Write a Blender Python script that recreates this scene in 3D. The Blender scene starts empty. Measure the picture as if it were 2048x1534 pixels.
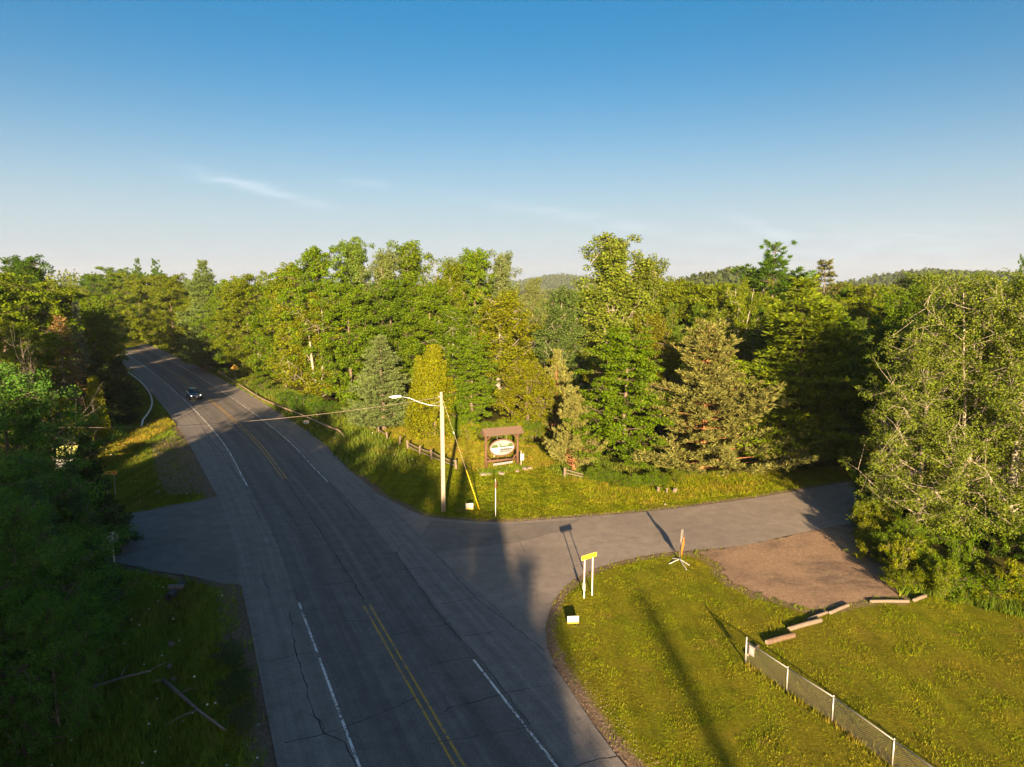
import bpy, bmesh, math, random
import numpy as np
from mathutils import Vector, Matrix
from math import radians as R

# ------------------------------------------------------------------ camera, sky, sun, exposure
sc = bpy.context.scene
col = sc.collection
CAM_H = 18.0
F_PX, CX, CY = 1420.0, 1024.0, 767.0
PITCH = math.atan(197.0 / 1420.0)
cam_d = bpy.data.cameras.new('camera'); cam = bpy.data.objects.new('camera', cam_d); col.objects.link(cam)
cam.location = (0, 0, CAM_H); cam.rotation_euler = (math.pi / 2 - PITCH, 0, 0)
cam_d.sensor_width = 36.0; cam_d.lens = 36.0 * F_PX / 2048.0; cam_d.clip_end = 20000.0; cam_d.clip_start = 0.2
sc.camera = cam

SUN_EL, SHADOW_AZ = R(11.8), R(-2.2)          # shadows fall away from the viewpoint, a touch to the left
TANEL = math.tan(SUN_EL)
SHX, SHY = math.sin(SHADOW_AZ), math.cos(SHADOW_AZ)
sun_d = bpy.data.lights.new('sun', 'SUN'); sun = bpy.data.objects.new('sun', sun_d); col.objects.link(sun)
sun_d.energy = 5.0; sun_d.angle = R(0.55); sun_d.color = (1.0, 0.70, 0.40)
sun.rotation_euler = Vector((SHX * math.cos(SUN_EL), SHY * math.cos(SUN_EL), -math.sin(SUN_EL))).to_track_quat('-Z', 'Y').to_euler()
sun.location = (0, -50, 80)

world = bpy.data.worlds.new('World'); sc.world = world; world.use_nodes = True
def build_world():
    nt = world.node_tree; nt.nodes.clear(); L = nt.links.new
    out = nt.nodes.new('ShaderNodeOutputWorld'); bg = nt.nodes.new('ShaderNodeBackground')
    sky = nt.nodes.new('ShaderNodeTexSky'); sky.sky_type = 'NISHITA'; sky.sun_disc = False
    sky.sun_elevation = SUN_EL
    # Blender: rotation 0 puts the sun at +Y; it turns clockwise seen from above
    sky.sun_rotation = math.atan2(-SHX, -SHY)
    sky.altitude = 450; sky.air_density = 1.0; sky.dust_density = 6.0; sky.ozone_density = 3.6
    hs = nt.nodes.new('ShaderNodeHueSaturation'); hs.inputs['Saturation'].default_value = 1.32
    hs.inputs['Hue'].default_value = 0.489; hs.inputs['Value'].default_value = 0.68
    L(sky.outputs[0], hs.inputs['Color'])
    # thin cirrus streaks: real directions in the sky
    tc = nt.nodes.new('ShaderNodeTexCoord'); sep = nt.nodes.new('ShaderNodeSeparateXYZ'); L(tc.outputs['Generated'], sep.inputs[0])
    def m(op, a, b=None, clamp=False):
        n = nt.nodes.new('ShaderNodeMath'); n.operation = op; n.use_clamp = clamp
        for i, v in enumerate((a, b)):
            if v is None: continue
            if isinstance(v, (int, float)): n.inputs[i].default_value = v
            else: L(v, n.inputs[i])
        return n.outputs[0]
    u = m('DIVIDE', sep.outputs[0], sep.outputs[1]); v = m('DIVIDE', sep.outputs[2], sep.outputs[1])
    comb = nt.nodes.new('ShaderNodeCombineXYZ'); L(u, comb.inputs[0]); L(v, comb.inputs[1])
    mp = nt.nodes.new('ShaderNodeMapping'); mp.inputs['Scale'].default_value = (9, 60, 1); mp.inputs['Rotation'].default_value = (0, 0, R(14)); L(comb.outputs[0], mp.inputs[0])
    nz = nt.nodes.new('ShaderNodeTexNoise'); nz.inputs['Scale'].default_value = 1.6; nz.inputs['Detail'].default_value = 6; L(mp.outputs[0], nz.inputs['Vector'])
    total = None
    #          u0     v0     half-length thickness slope  strength
    for (u0, v0, lu, lv, sl, st) in ((-0.345, 0.131, 0.085, 0.0075, -0.27, 0.34), (-0.385, 0.140, 0.05, 0.006, -0.12, 0.22), (-0.200, 0.138, 0.03, 0.006, -0.1, 0.16),
                                     (0.12, 0.088, 0.16, 0.008, -0.16, 0.22), (0.34, 0.080, 0.05, 0.008, -0.35, 0.22), (0.55, 0.060, 0.22, 0.03, 0.0, 0.20), (-0.1, 0.055, 0.5, 0.012, 0.02, 0.10), (0.2, 0.03, 0.7, 0.02, 0.0, 0.12)):
        du = m('SUBTRACT', u, u0)
        dv = m('SUBTRACT', m('SUBTRACT', v, v0), m('MULTIPLY', du, sl))
        e = m('ADD', m('POWER', m('ABSOLUTE', m('DIVIDE', du, lu)), 2.0), m('POWER', m('ABSOLUTE', m('DIVIDE', dv, lv)), 2.0))
        g = m('MULTIPLY', m('POWER', 2.718, m('MULTIPLY', e, -1.0)), st)
        total = g if total is None else m('ADD', total, g)
    fac = m('MULTIPLY', total, m('MULTIPLY', m('SUBTRACT', nz.outputs[0], 0.25, True), 2.6), True)
    fac = m('MULTIPLY', fac, m('GREATER_THAN', sep.outputs[1], 0.1))
    # thin even veil of haze low in the sky, all round
    veil = m('MULTIPLY', m('POWER', 2.718, m('MULTIPLY', m('POWER', m('DIVIDE', m('ABSOLUTE', sep.outputs[2]), 0.165), 2.0), -1.0)), 0.60)
    fac = m('ADD', fac, m('MULTIPLY', veil, m('SUBTRACT', 1.0, fac)), True)
    mix = nt.nodes.new('ShaderNodeMix'); mix.data_type = 'RGBA'; mix.blend_type = 'LIGHTEN'; L(fac, mix.inputs[0]); L(hs.outputs[0], mix.inputs[6]); mix.inputs[7].default_value = (3.65, 4.15, 4.55, 1)
    L(mix.outputs[2], bg.inputs[0]); bg.inputs[1].default_value = 0.05
    L(bg.outputs[0], out.inputs[0])
build_world()
vs = sc.view_settings; vs.view_transform = 'Standard'; vs.look = 'None'; vs.gamma = 1.0; vs.use_curve_mapping = False
vs.exposure = 2.4
sc.cycles.max_bounces = 5; sc.cycles.diffuse_bounces = 3; sc.cycles.glossy_bounces = 2; sc.cycles.transmission_bounces = 3; sc.cycles.transparent_max_bounces = 6
sc.cycles.use_denoising = True; sc.cycles.denoiser = 'OPENIMAGEDENOISE'; sc.cycles.denoising_input_passes = 'RGB_ALBEDO_NORMAL'; sc.cycles.denoising_prefilter = 'ACCURATE'
sc.cycles.use_adaptive_sampling = False
sc.cycles.caustics_reflective = False; sc.cycles.caustics_refractive = False
sc.render.film_transparent = False

# ------------------------------------------------------------------ helpers
CT, ST = math.cos(PITCH), math.sin(PITCH)
def G(px, py, z=0.0):
    """ground point seen at a photograph position"""
    x = (px - CX) / F_PX; y = -(py - CY) / F_PX
    d = (x, CT + ST * y, -ST + CT * y); t = (z - CAM_H) / d[2]
    return (d[0] * t, d[1] * t)
def zat(py, Y):                      # height of a point at distance Y
    return CAM_H + Y * math.tan(math.atan((CY - py) / F_PX) - PITCH)
def xat(px, Y, z=0.0):
    return (px - CX) / F_PX * (Y * CT + (CAM_H - z) * ST)
def GP(pts): return np.array([G(*p) for p in pts])
def smooth(pts, n=8):
    """Catmull-Rom through the points"""
    P = np.asarray(pts, float); P = np.vstack([2 * P[0] - P[1], P, 2 * P[-1] - P[-2]]); o = []
    for i in range(1, len(P) - 2):
        for t in np.linspace(0, 1, n, endpoint=False):
            a, b, c, d = P[i - 1], P[i], P[i + 1], P[i + 2]
            o.append(0.5 * ((2 * b) + (c - a) * t + (2 * a - 5 * b + 4 * c - d) * t * t + (-a + 3 * b - 3 * c + d) * t ** 3))
    o.append(P[-2]); return np.array(o)
def inside(poly, pts):
    poly = np.asarray(poly); x, y = pts[:, 0], pts[:, 1]; r = np.zeros(len(pts), bool)
    x0, y0 = poly[:, 0], poly[:, 1]; x1, y1 = np.roll(x0, -1), np.roll(y0, -1)
    bx0, bx1, by0, by1 = x0.min(), x0.max(), y0.min(), y0.max()
    idx = np.nonzero((x >= bx0) & (x <= bx1) & (y >= by0) & (y <= by1))[0]
    if len(idx) == 0: return r
    xs, ys = x[idx], y[idx]; rr = np.zeros(len(idx), bool)
    for a, b, c, d in zip(x0, y0, x1, y1):
        if b == d: continue
        cnd = ((b > ys) != (d > ys)) & (xs < (c - a) * (ys - b) / (d - b) + a)
        rr ^= cnd
    r[idx] = rr; return r
def dist_to_line(line, pts):
    line = np.asarray(line); best = np.full(len(pts), 1e9)
    for a, b in zip(line[:-1], line[1:]):
        d = b - a; L2 = (d * d).sum() + 1e-9
        t = np.clip(((pts - a) @ d) / L2, 0, 1); q = a + t[:, None] * d
        best = np.minimum(best, np.hypot(*(pts - q).T))
    return best

def mesh_np(name, V, F, mats=()):
    """mesh from arrays; F is (n,3) or (n,4)"""
    me = bpy.data.meshes.new(name); V = np.asarray(V, np.float32); F = np.asarray(F, np.int32)
    k = F.shape[1]; n = len(F)
    me.vertices.add(len(V)); me.vertices.foreach_set('co', V.ravel())
    me.loops.add(n * k); me.loops.foreach_set('vertex_index', F.ravel())
    me.polygons.add(n); me.polygons.foreach_set('loop_start', np.arange(n, dtype=np.int32) * k)
    for m in mats: me.materials.append(m)
    me.update(calc_edges=True); return me
def link(name, me, parent=None, loc=(0, 0, 0)):
    o = bpy.data.objects.new(name, me); col.objects.link(o)
    if parent is not None: o.parent = parent
    o.location = loc; return o
def tag(o, label=None, cat=None, group=None, kind=None):
    if label: o['label'] = label
    if cat: o['category'] = cat
    if group: o['group'] = group
    if kind: o['kind'] = kind
    return o
def empty(name, loc, rz=0.0):
    o = bpy.data.objects.new(name, None); col.objects.link(o); o.location = loc; o.rotation_euler = (0, 0, rz); o.empty_display_size = 0.3
    return o

class MB:
    """collects simple solids into one mesh"""
    def __init__(s): s.v = []; s.f = []
    def add(s, vs, fs):
        b = len(s.v); s.v += [tuple(p) for p in vs]; s.f += [tuple(i + b for i in f) for f in fs]; return s
    def box(s, c, d, rot=None, taper=1.0):
        x, y, z = d[0] / 2, d[1] / 2, d[2] / 2
        vs = [Vector((sx * x * (taper if sz > 0 else 1), sy * y * (taper if sz > 0 else 1), sz * z)) for sz in (-1, 1) for sy in (-1, 1) for sx in (-1, 1)]
        if rot is not None: vs = [rot @ p for p in vs]
        vs = [p + Vector(c) for p in vs]
        return s.add(vs, [(0, 2, 3, 1), (4, 5, 7, 6), (0, 1, 5, 4), (2, 6, 7, 3), (1, 3, 7, 5), (0, 4, 6, 2)])
    def bar(s, a, b, w, h=None):
        a, b = Vector(a), Vector(b); h = h or w; d = b - a
        q = d.to_track_quat('X', 'Z').to_matrix()
        return s.box((a + b) / 2, (d.length, w, h), q)
    def tube(s, pts, r, n=8, cap=True):
        pts = [Vector(p) for p in pts]; rs = r if hasattr(r, '__len__') else [r] * len(pts); b = len(s.v)
        for i, p in enumerate(pts):
            d = (pts[min(i + 1, len(pts) - 1)] - pts[max(i - 1, 0)]).normalized()
            q = d.to_track_quat('Z', 'Y')
            for k in range(n):
                a = 2 * math.pi * k / n
                s.v.append(tuple(p + q @ Vector((rs[i] * math.cos(a), rs[i] * math.sin(a), 0))))
        for i in range(len(pts) - 1):
            for k in range(n):
                k2 = (k + 1) % n
                s.f.append((b + i * n + k, b + i * n + k2, b + (i + 1) * n + k2, b + (i + 1) * n + k))
        if cap:
            s.f.append(tuple(b + k for k in reversed(range(n)))); s.f.append(tuple(b + (len(pts) - 1) * n + k for k in range(n)))
        return s
    def prism(s, poly, y0, y1, axis='y'):
        """outline in x,z swept along y (or x,y swept along z)"""
        n = len(poly)
        if axis == 'y': vs = [(p[0], y0, p[1]) for p in poly] + [(p[0], y1, p[1]) for p in poly]
        else: vs = [(p[0], p[1], y0) for p in poly] + [(p[0], p[1], y1) for p in poly]
        fs = [tuple(range(n)), tuple(reversed(range(n, 2 * n)))] + [(i, i + n, (i + 1) % n + n, (i + 1) % n) for i in range(n)]
        return s.add(vs, fs)
    def mesh(s, name, mat, smooth_=False, bevel=0.0):
        me = bpy.data.meshes.new(name); me.from_pydata(s.v, [], s.f)
        bm = bmesh.new(); bm.from_mesh(me)
        bmesh.ops.recalc_face_normals(bm, faces=bm.faces)
        if bevel: bmesh.ops.bevel(bm, geom=bm.edges[:], offset=bevel, segments=2, affect='EDGES', profile=0.6)
        bm.to_mesh(me); bm.free()
        if mat: me.materials.append(mat)
        if smooth_: me.polygons.foreach_set('use_smooth', [True] * len(me.polygons))
        return me
    def build(s, name, mat, parent=None, smooth_=False, bevel=0.0, loc=(0, 0, 0)):
        return link(name, s.mesh(name, mat, smooth_, bevel), parent, loc)

def text_obj(name, s, size, mat, parent, loc, rot, depth=0.004, sx=1.0, align='CENTER', bold=0.0):
    cu = bpy.data.curves.new(name, 'FONT'); cu.body = s; cu.size = size; cu.align_x = align; cu.align_y = 'CENTER'; cu.extrude = depth; cu.resolution_u = 2; cu.offset = bold
    t = bpy.data.objects.new(name, cu); col.objects.link(t)
    dg = bpy.context.evaluated_depsgraph_get(); me = bpy.data.meshes.new_from_object(t.evaluated_get(dg))
    bpy.data.objects.remove(t); bpy.data.curves.remove(cu)
    me.materials.clear(); me.materials.append(mat)
    o = link(name, me, parent, loc); o.rotation_euler = rot; o.scale = (sx, 1, 1); return o

# ------------------------------------------------------------------ materials
class NT:
    def __init__(s, name):
        s.m = bpy.data.materials.new(name); s.m.use_nodes = True; s.t = s.m.node_tree; s.t.nodes.clear()
        s.out = s.t.nodes.new('ShaderNodeOutputMaterial')
    def n(s, typ, **kw):
        nd = s.t.nodes.new(typ)
        for k, v in kw.items():
            if hasattr(nd, k) and k not in ('Scale',): setattr(nd, k, v)
        return nd
    def set(s, sock, v):
        if v is None: return
        if hasattr(v, 'is_output') or isinstance(v, bpy.types.NodeSocket): s.t.links.new(v, sock)
        else:
            if isinstance(v, tuple) and len(v) == 3 and sock.type == 'RGBA': v = (*v, 1)
            sock.default_value = v
    def math(s, op, a, b=None, clamp=False):
        nd = s.t.nodes.new('ShaderNodeMath'); nd.operation = op; nd.use_clamp = clamp
        s.set(nd.inputs[0], a)
        if b is not None: s.set(nd.inputs[1], b)
        return nd.outputs[0]
    def noise(s, scale, detail=4, vec=None, rough=0.55, dist=0.0):
        nd = s.t.nodes.new('ShaderNodeTexNoise'); nd.inputs['Scale'].default_value = scale; nd.inputs['Detail'].default_value = detail
        nd.inputs['Roughness'].default_value = rough; nd.inputs['Distortion'].default_value = dist
        s.set(nd.inputs['Vector'], vec if vec is not None else s.pos()); return nd.outputs[0]
    def pos(s):
        if not hasattr(s, '_p'): s._p = s.t.nodes.new('ShaderNodeNewGeometry')
        return s._p.outputs['Position']
    def island(s):
        s.pos(); return s._p.outputs['Random Per Island']
    def ramp(s, fac, stops):
        nd = s.t.nodes.new('ShaderNodeValToRGB'); s.set(nd.inputs[0], fac); e = nd.color_ramp.elements
        while len(e) < len(stops): e.new(0.5)
        for el, (p, c) in zip(e, stops): el.position = p; el.color = (*c, 1) if isinstance(c, tuple) else (c, c, c, 1)
        return nd.outputs[0]
    def mix(s, fac, a, b, mode='MIX'):
        nd = s.t.nodes.new('ShaderNodeMix'); nd.data_type = 'RGBA'; nd.blend_type = mode
        s.set(nd.inputs[0], fac); s.set(nd.inputs[6], a); s.set(nd.inputs[7], b); return nd.outputs[2]
    def maprange(s, v, a, b, c, d):
        nd = s.t.nodes.new('ShaderNodeMapRange'); s.set(nd.inputs[0], v)
        for i, q in enumerate((a, b, c, d)): nd.inputs[i + 1].default_value = q
        return nd.outputs[0]
    def mapping(s, vec, scale=(1, 1, 1), rot=(0, 0, 0)):
        nd = s.t.nodes.new('ShaderNodeMapping'); s.set(nd.inputs[0], vec); nd.inputs['Scale'].default_value = scale; nd.inputs['Rotation'].default_value = rot; return nd.outputs[0]
    def bump(s, h, strength=0.5, dist=0.05):
        nd = s.t.nodes.new('ShaderNodeBump'); s.set(nd.inputs['Height'], h); nd.inputs['Strength'].default_value = strength; nd.inputs['Distance'].default_value = dist; return nd.outputs[0]
    def bsdf(s, colr, rough=0.8, metal=0.0, spec=0.3, normal=None, **kw):
        nd = s.t.nodes.new('ShaderNodeBsdfPrincipled'); s.set(nd.inputs['Base Color'], colr); s.set(nd.inputs['Roughness'], rough); s.set(nd.inputs['Metallic'], metal)
        s.set(nd.inputs['Specular IOR Level'], spec)
        if normal is not None: s.set(nd.inputs['Normal'], normal)
        for k, v in kw.items(): s.set(nd.inputs[k.replace('_', ' ')], v)
        return nd.outputs[0]
    def done(s, sh): s.t.links.new(sh, s.out.inputs[0]); return s.m

def plain(name, c, rough=0.6, metal=0.0, spec=0.4, var=0.25, scale=6.0, bump=0.0, streak=False):
    t = NT(name); v = t.pos()
    if streak: v = t.mapping(v, (1, 1, 0.12))
    nz = t.noise(scale, 5, v)
    f = t.maprange(nz, 0.25, 0.75, 1 - var, 1 + var)
    cc = t.mix(1.0, c, f, 'MULTIPLY')
    return t.done(t.bsdf(cc, rough, metal, spec, t.bump(nz, bump, 0.02) if bump else None))
M = {}
M['wood_pole'] = plain('pale_weathered_wood', (0.29, 0.245, 0.195), 0.85, var=0.22, scale=14, streak=True, bump=0.3)
M['wood_grey'] = plain('grey_weathered_wood', (0.135, 0.110, 0.085), 0.9, var=0.3, scale=10, bump=0.4)
M['wood_brown'] = plain('brown_stained_wood', (0.085, 0.046, 0.026), 0.8, var=0.3, scale=9, bump=0.3)
M['wood_roof'] = plain('weathered_roof_boards', (0.105, 0.070, 0.050), 0.85, var=0.3, scale=9, bump=0.3)
M['log'] = plain('weathered_landscape_timber', (0.105, 0.072, 0.048), 0.9, var=0.35, scale=7, bump=0.4)
M['deadwood'] = plain('grey_dead_wood', (0.15, 0.13, 0.11), 0.9, var=0.35, scale=8, bump=0.4)
M['galv'] = plain('galvanised_steel', (0.40, 0.40, 0.40), 0.45, 0.6, 0.5, var=0.12, scale=12)
M['galv_dull'] = plain('dull_galvanised_steel', (0.22, 0.21, 0.20), 0.6, 0.4, 0.4, var=0.2, scale=10)
M['rail_rust'] = plain('rust_brown_box_beam', (0.26, 0.19, 0.14), 0.7, 0.3, 0.4, var=0.3, scale=3)
M['rail_light'] = plain('pale_galvanised_beam', (0.62, 0.66, 0.70), 0.45, 0.3, 0.5, var=0.12, scale=3)
M['white'] = plain('white_sign_face', (0.40, 0.41, 0.41), 0.5, var=0.05, scale=5)
M['white_post'] = plain('off_white_post_paint', (0.74, 0.71, 0.65), 0.55, var=0.1, scale=12)
M['yellow_sign'] = plain('yellow_sign_sheeting', (0.80, 0.48, 0.02), 0.45, var=0.06, scale=5)
M['orange_sign'] = plain('orange_sign_sheeting', (0.85, 0.25, 0.02), 0.5, var=0.08, scale=5)
M['brown_sign'] = plain('red_brown_sign_face', (0.30, 0.075, 0.018), 0.5, var=0.08, scale=5)
M['gold_sign'] = plain('golden_yellow_sign_face', (0.62, 0.33, 0.02), 0.5, var=0.08, scale=5)
M['gold_text'] = plain('golden_lettering', (0.75, 0.50, 0.06), 0.5, var=0.03)
M['dark_text'] = plain('dark_lettering', (0.02, 0.018, 0.015), 0.6, var=0.05)
M['grey_text'] = plain('grey_blue_lettering', (0.05, 0.058, 0.066), 0.6, var=0.05)
M['tan_text'] = plain('tan_lettering', (0.09, 0.075, 0.04), 0.6, var=0.05)
M['sign_back'] = plain('bare_sign_back', (0.35, 0.36, 0.36), 0.5, 0.5, var=0.12)
M['guy_yellow'] = plain('yellow_plastic_guard', (0.45, 0.31, 0.01), 0.45, var=0.05)
M['wire'] = plain('dark_cable', (0.06, 0.055, 0.05), 0.6, var=0.1)
M['wire_pale'] = plain('pale_cable', (0.24, 0.20, 0.165), 0.5, 0.2, var=0.1)
M['black'] = plain('black_rubber', (0.012, 0.012, 0.013), 0.75, var=0.2)
M['rock'] = plain('grey_field_stone', (0.16, 0.135, 0.115), 0.9, var=0.4, scale=5, bump=0.5)
M['green_print'] = plain('green_hill_print', (0.045, 0.085, 0.02), 0.6, var=0.35, scale=14)
M['blue_print'] = plain('pale_water_print', (0.38, 0.48, 0.52), 0.6, var=0.1, scale=8)
M['lime_sign'] = plain('lime_green_panel', (0.40, 0.46, 0.10), 0.5, var=0.15, scale=4)
M['red_sign'] = plain('red_sign_face', (0.45, 0.02, 0.02), 0.5, var=0.05)
M['culvert'] = plain('grey_corrugated_culvert', (0.07, 0.066, 0.062), 0.7, 0.3, var=0.3)
M['lamp_glass'] = plain('lamp_lens', (0.7, 0.72, 0.72), 0.2, spec=0.6, var=0.03)

def leaf_mat(name, trans=0.28, rough=0.55, vlo=0.55, vhi=1.45):
    t = NT(name); oi = t.n('ShaderNodeObjectInfo'); r = t.island()
    val = t.maprange(r, 0, 1, vlo, vhi)
    r2 = t.math('FRACT', t.math('MULTIPLY', r, 37.7))
    hs = t.n('ShaderNodeHueSaturation'); t.set(hs.inputs['Hue'], t.maprange(r2, 0, 1, 0.478, 0.518)); t.set(hs.inputs['Value'], val)
    t.set(hs.inputs['Saturation'], t.maprange(t.math('FRACT', t.math('MULTIPLY', r, 91.3)), 0, 1, 0.92, 1.1)); t.set(hs.inputs['Color'], oi.outputs['Color'])
    b = t.bsdf(hs.outputs[0], rough, 0, 0.06)
    tr = t.n('ShaderNodeBsdfTranslucent'); t.set(tr.inputs[0], t.mix(1.0, hs.outputs[0], (1.0, 1.1, 0.5), 'MULTIPLY'))
    mx = t.n('ShaderNodeMixShader'); mx.inputs[0].default_value = trans; t.t.links.new(b, mx.inputs[1]); t.t.links.new(tr.outputs[0], mx.inputs[2])
    return t.done(mx.outputs[0])
M['leaf'] = leaf_mat('broad_leaves', 0.36); M['needle'] = leaf_mat('conifer_needles', 0.12, 0.6, 0.6, 1.35)
def bark(name, c1, c2, scale, stretch, lo=0.4, hi=0.6):
    t = NT(name); tcn = t.n('ShaderNodeTexCoord'); v = t.mapping(tcn.outputs['Object'], (1, 1, stretch)); nz = t.noise(scale, 5, v)
    return t.done(t.bsdf(t.ramp(nz, [(lo, c1), (hi, c2)]), 0.85, 0, 0.2, t.bump(nz, 0.4, 0.03)))
M['bark'] = bark('grey_brown_bark', (0.06, 0.045, 0.035), (0.16, 0.125, 0.095), 6, 0.3)
M['bark_pale'] = bark('pale_aspen_bark', (0.09, 0.08, 0.06), (0.33, 0.295, 0.235), 5, 1.5, 0.36, 0.58)
M['bark_birch'] = bark('white_birch_bark', (0.08, 0.07, 0.055), (0.30, 0.275, 0.235), 5, 2.5, 0.36, 0.54)
M['bark_orange'] = bark('orange_pine_bark', (0.13, 0.06, 0.025), (0.27, 0.13, 0.055), 6, 0.5)
M['bark_dead'] = bark('bare_grey_bark', (0.05, 0.045, 0.04), (0.13, 0.115, 0.10), 6, 0.4)

def ground_mat():
    t = NT('ground_cover')
    at = t.n('ShaderNodeAttribute'); at.attribute_name = 'cover'
    sp = t.n('ShaderNodeSeparateColor'); t.t.links.new(at.outputs['Color'], sp.inputs[0])
    big = t.noise(0.09, 4); mid = t.noise(0.7, 5); fine = t.noise(7, 5, None, 0.7); vf = t.noise(28, 3, None, 0.7)
    g = t.ramp(mid, [(0.30, (0.068, 0.100, 0.003)), (0.55, (0.124, 0.150, 0.004)), (0.75, (0.172, 0.165, 0.006))])
    g = t.mix(t.maprange(big, 0.45, 0.7, 0, 0.6), g, (0.15, 0.12, 0.012))
    g = t.mix(1.0, g, t.maprange(fine, 0.3, 0.7, 0.55, 1.4), 'MULTIPLY')
    mow = t.noise(1.0, 3, t.mapping(t.pos(), (1.5, 0.10, 1.0), (0, 0, R(22)))); g = t.mix(1.0, g, t.maprange(mow, 0.3, 0.7, 0.74, 1.22), 'MULTIPLY')
    worn = t.noise(0.55, 5, None, 0.65); g = t.mix(t.maprange(worn, 0.60, 0.70, 0, 0.6), g, (0.19, 0.135, 0.035))
    dry = t.mix(t.maprange(fine, 0.35, 0.65, 0, 1), (0.14, 0.125, 0.012), (0.24, 0.165, 0.03))
    g = t.mix(t.math('MULTIPLY', sp.outputs[1], t.maprange(mid, 0.3, 0.6, 0.5, 1.0)), g, dry)
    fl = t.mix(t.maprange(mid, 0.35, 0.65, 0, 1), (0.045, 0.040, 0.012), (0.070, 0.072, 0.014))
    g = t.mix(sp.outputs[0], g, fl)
    dirt = t.mix(t.maprange(fine, 0.3, 0.7, 0, 1), (0.10, 0.07, 0.05), (0.24, 0.18, 0.13))
    dm = t.math('ADD', t.math('MULTIPLY', t.math('SUBTRACT', sp.outputs[2], 0.5), 3.0), t.math('ADD', t.math('MULTIPLY', t.math('SUBTRACT', fine, 0.5), 2.2), t.math('ADD', 0.5, t.math('SUBTRACT', mid, 0.5))), True)
    g = t.mix(dm, g, dirt)
    b = t.bump(t.math('ADD', fine, t.math('MULTIPLY', vf, 0.5)), 0.8, 0.12)
    return t.done(t.bsdf(g, 0.95, 0, 0.03, b))
M['ground'] = ground_mat()
def gravel_mat():
    t = NT('gravel_and_dirt'); a = t.noise(0.16, 4); d = t.noise(0.6, 5, t.mapping(t.pos(), (1, 2.2, 1), (0, 0, R(-12)))); f = t.noise(4, 6, None, 0.7); s = t.noise(13, 4, None, 0.8)
    c = t.mix(t.maprange(a, 0.44, 0.58, 0, 1), (0.150, 0.108, 0.080), (0.275, 0.188, 0.122))
    c = t.mix(t.maprange(d, 0.45, 0.62, 0, 0.55), c, (0.30, 0.21, 0.14))
    c = t.mix(1.0, c, t.maprange(f, 0.3, 0.7, 0.72, 1.25), 'MULTIPLY')
    c = t.mix(1.0, c, t.maprange(s, 0.3, 0.7, 0.62, 1.35), 'MULTIPLY')
    return t.done(t.bsdf(c, 0.95, 0, 0.1, t.bump(t.math('ADD', f, s), 0.7, 0.05)))
M['gravel'] = gravel_mat()
def asphalt_mat(name, lane, shoulder=None, uv=False, warm=0.0):
    t = NT(name); p = t.pos()
    fine = t.noise(22, 3, p, 0.85); mid = t.noise(1.1, 5, p); big = t.noise(0.12, 3, p); grit = t.noise(6.5, 4, p, 0.75)
    c = lane
    if uv:
        u = t.n('ShaderNodeUVMap'); u.uv_map = 'road'; sx = t.n('ShaderNodeSeparateXYZ'); t.t.links.new(u.outputs[0], sx.inputs[0])
        off = sx.outputs[0]; au = t.math('ABSOLUTE', off)
        wob = t.math('ADD', au, t.math('MULTIPLY', t.math('SUBTRACT', mid, 0.5), 0.12))
        c = t.mix(t.maprange(wob, 3.45, 3.55, 0, 1), lane, shoulder)
        # lighter polished wheel tracks
        tr = t.math('ABSOLUTE', t.math('SUBTRACT', t.math('ABSOLUTE', t.math('SUBTRACT', au, 1.7)), 0.85))
        c = t.mix(t.maprange(tr, 0.05, 0.42, 0.30, 0.0), c, (0.165, 0.154, 0.143))
        oil = t.math('MULTIPLY', t.maprange(t.math('ABSOLUTE', t.math('SUBTRACT', au, 1.7)), 0.1, 0.5, 0.45, 0.0), t.maprange(t.noise(0.9, 4, t.mapping(u.outputs[0], (1.0, 0.12, 1))), 0.35, 0.65, 0, 1)); c = t.mix(oil, c, (0.07, 0.066, 0.063))
        st = t.noise(1.0, 4, t.mapping(u.outputs[0], (3.0, 0.05, 1)))
        c = t.mix(1.0, c, t.maprange(st, 0.3, 0.7, 0.82, 1.18), 'MULTIPLY')
    else:
        # faint drag streaks and patches
        c = t.mix(t.maprange(big, 0.4, 0.62, 0, 0.5), c, tuple(x * 1.35 for x in lane))
    c = t.mix(1.0, c, t.maprange(mid, 0.25, 0.75, 0.82, 1.18), 'MULTIPLY')
    c = t.mix(1.0, c, t.maprange(fine, 0.25, 0.75, 0.5, 1.5), 'MULTIPLY'); c = t.mix(t.maprange(t.noise(3.1, 2, p), 0.62, 0.72, 0, 0.35), c, tuple(x * 0.6 for x in lane)); c = t.mix(t.maprange(t.noise(0.45, 5, p, 0.7), 0.56, 0.66, 0, 0.3), c, tuple(x * 1.5 for x in lane))
    c = t.mix(1.0, c, t.maprange(grit, 0.25, 0.75, 0.8, 1.2), 'MULTIPLY')
    return t.done(t.bsdf(c, 0.9, 0, 0.18, t.bump(t.math('ADD', fine, grit), 0.5, 0.02)))
M['asphalt'] = asphalt_mat('worn_highway_asphalt', (0.124, 0.115, 0.107), (0.172, 0.159, 0.146), True)
M['asphalt_side'] = asphalt_mat('pale_side_road_asphalt', (0.195, 0.170, 0.146))
M['asphalt_drive'] = asphalt_mat('grey_driveway_asphalt', (0.14, 0.13, 0.12))
M['crack'] = plain('dark_crack_filler', (0.022, 0.021, 0.021), 0.9, var=0.2)
def paint_mat(name, c, wear):
    t = NT(name); n1 = t.noise(5, 6, None, 0.8); n2 = t.noise(0.8, 3)
    f = t.math('ADD', n1, t.math('MULTIPLY', t.math('SUBTRACT', n2, 0.5), 0.5))
    cc = t.mix(t.maprange(f, wear - 0.03, wear + 0.03, 0, 1), c, (0.135, 0.126, 0.118))
    return t.done(t.bsdf(cc, 0.7, 0, 0.25))
M['paint_white'] = paint_mat('worn_white_road_paint', (0.62, 0.62, 0.60), 0.53)
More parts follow.
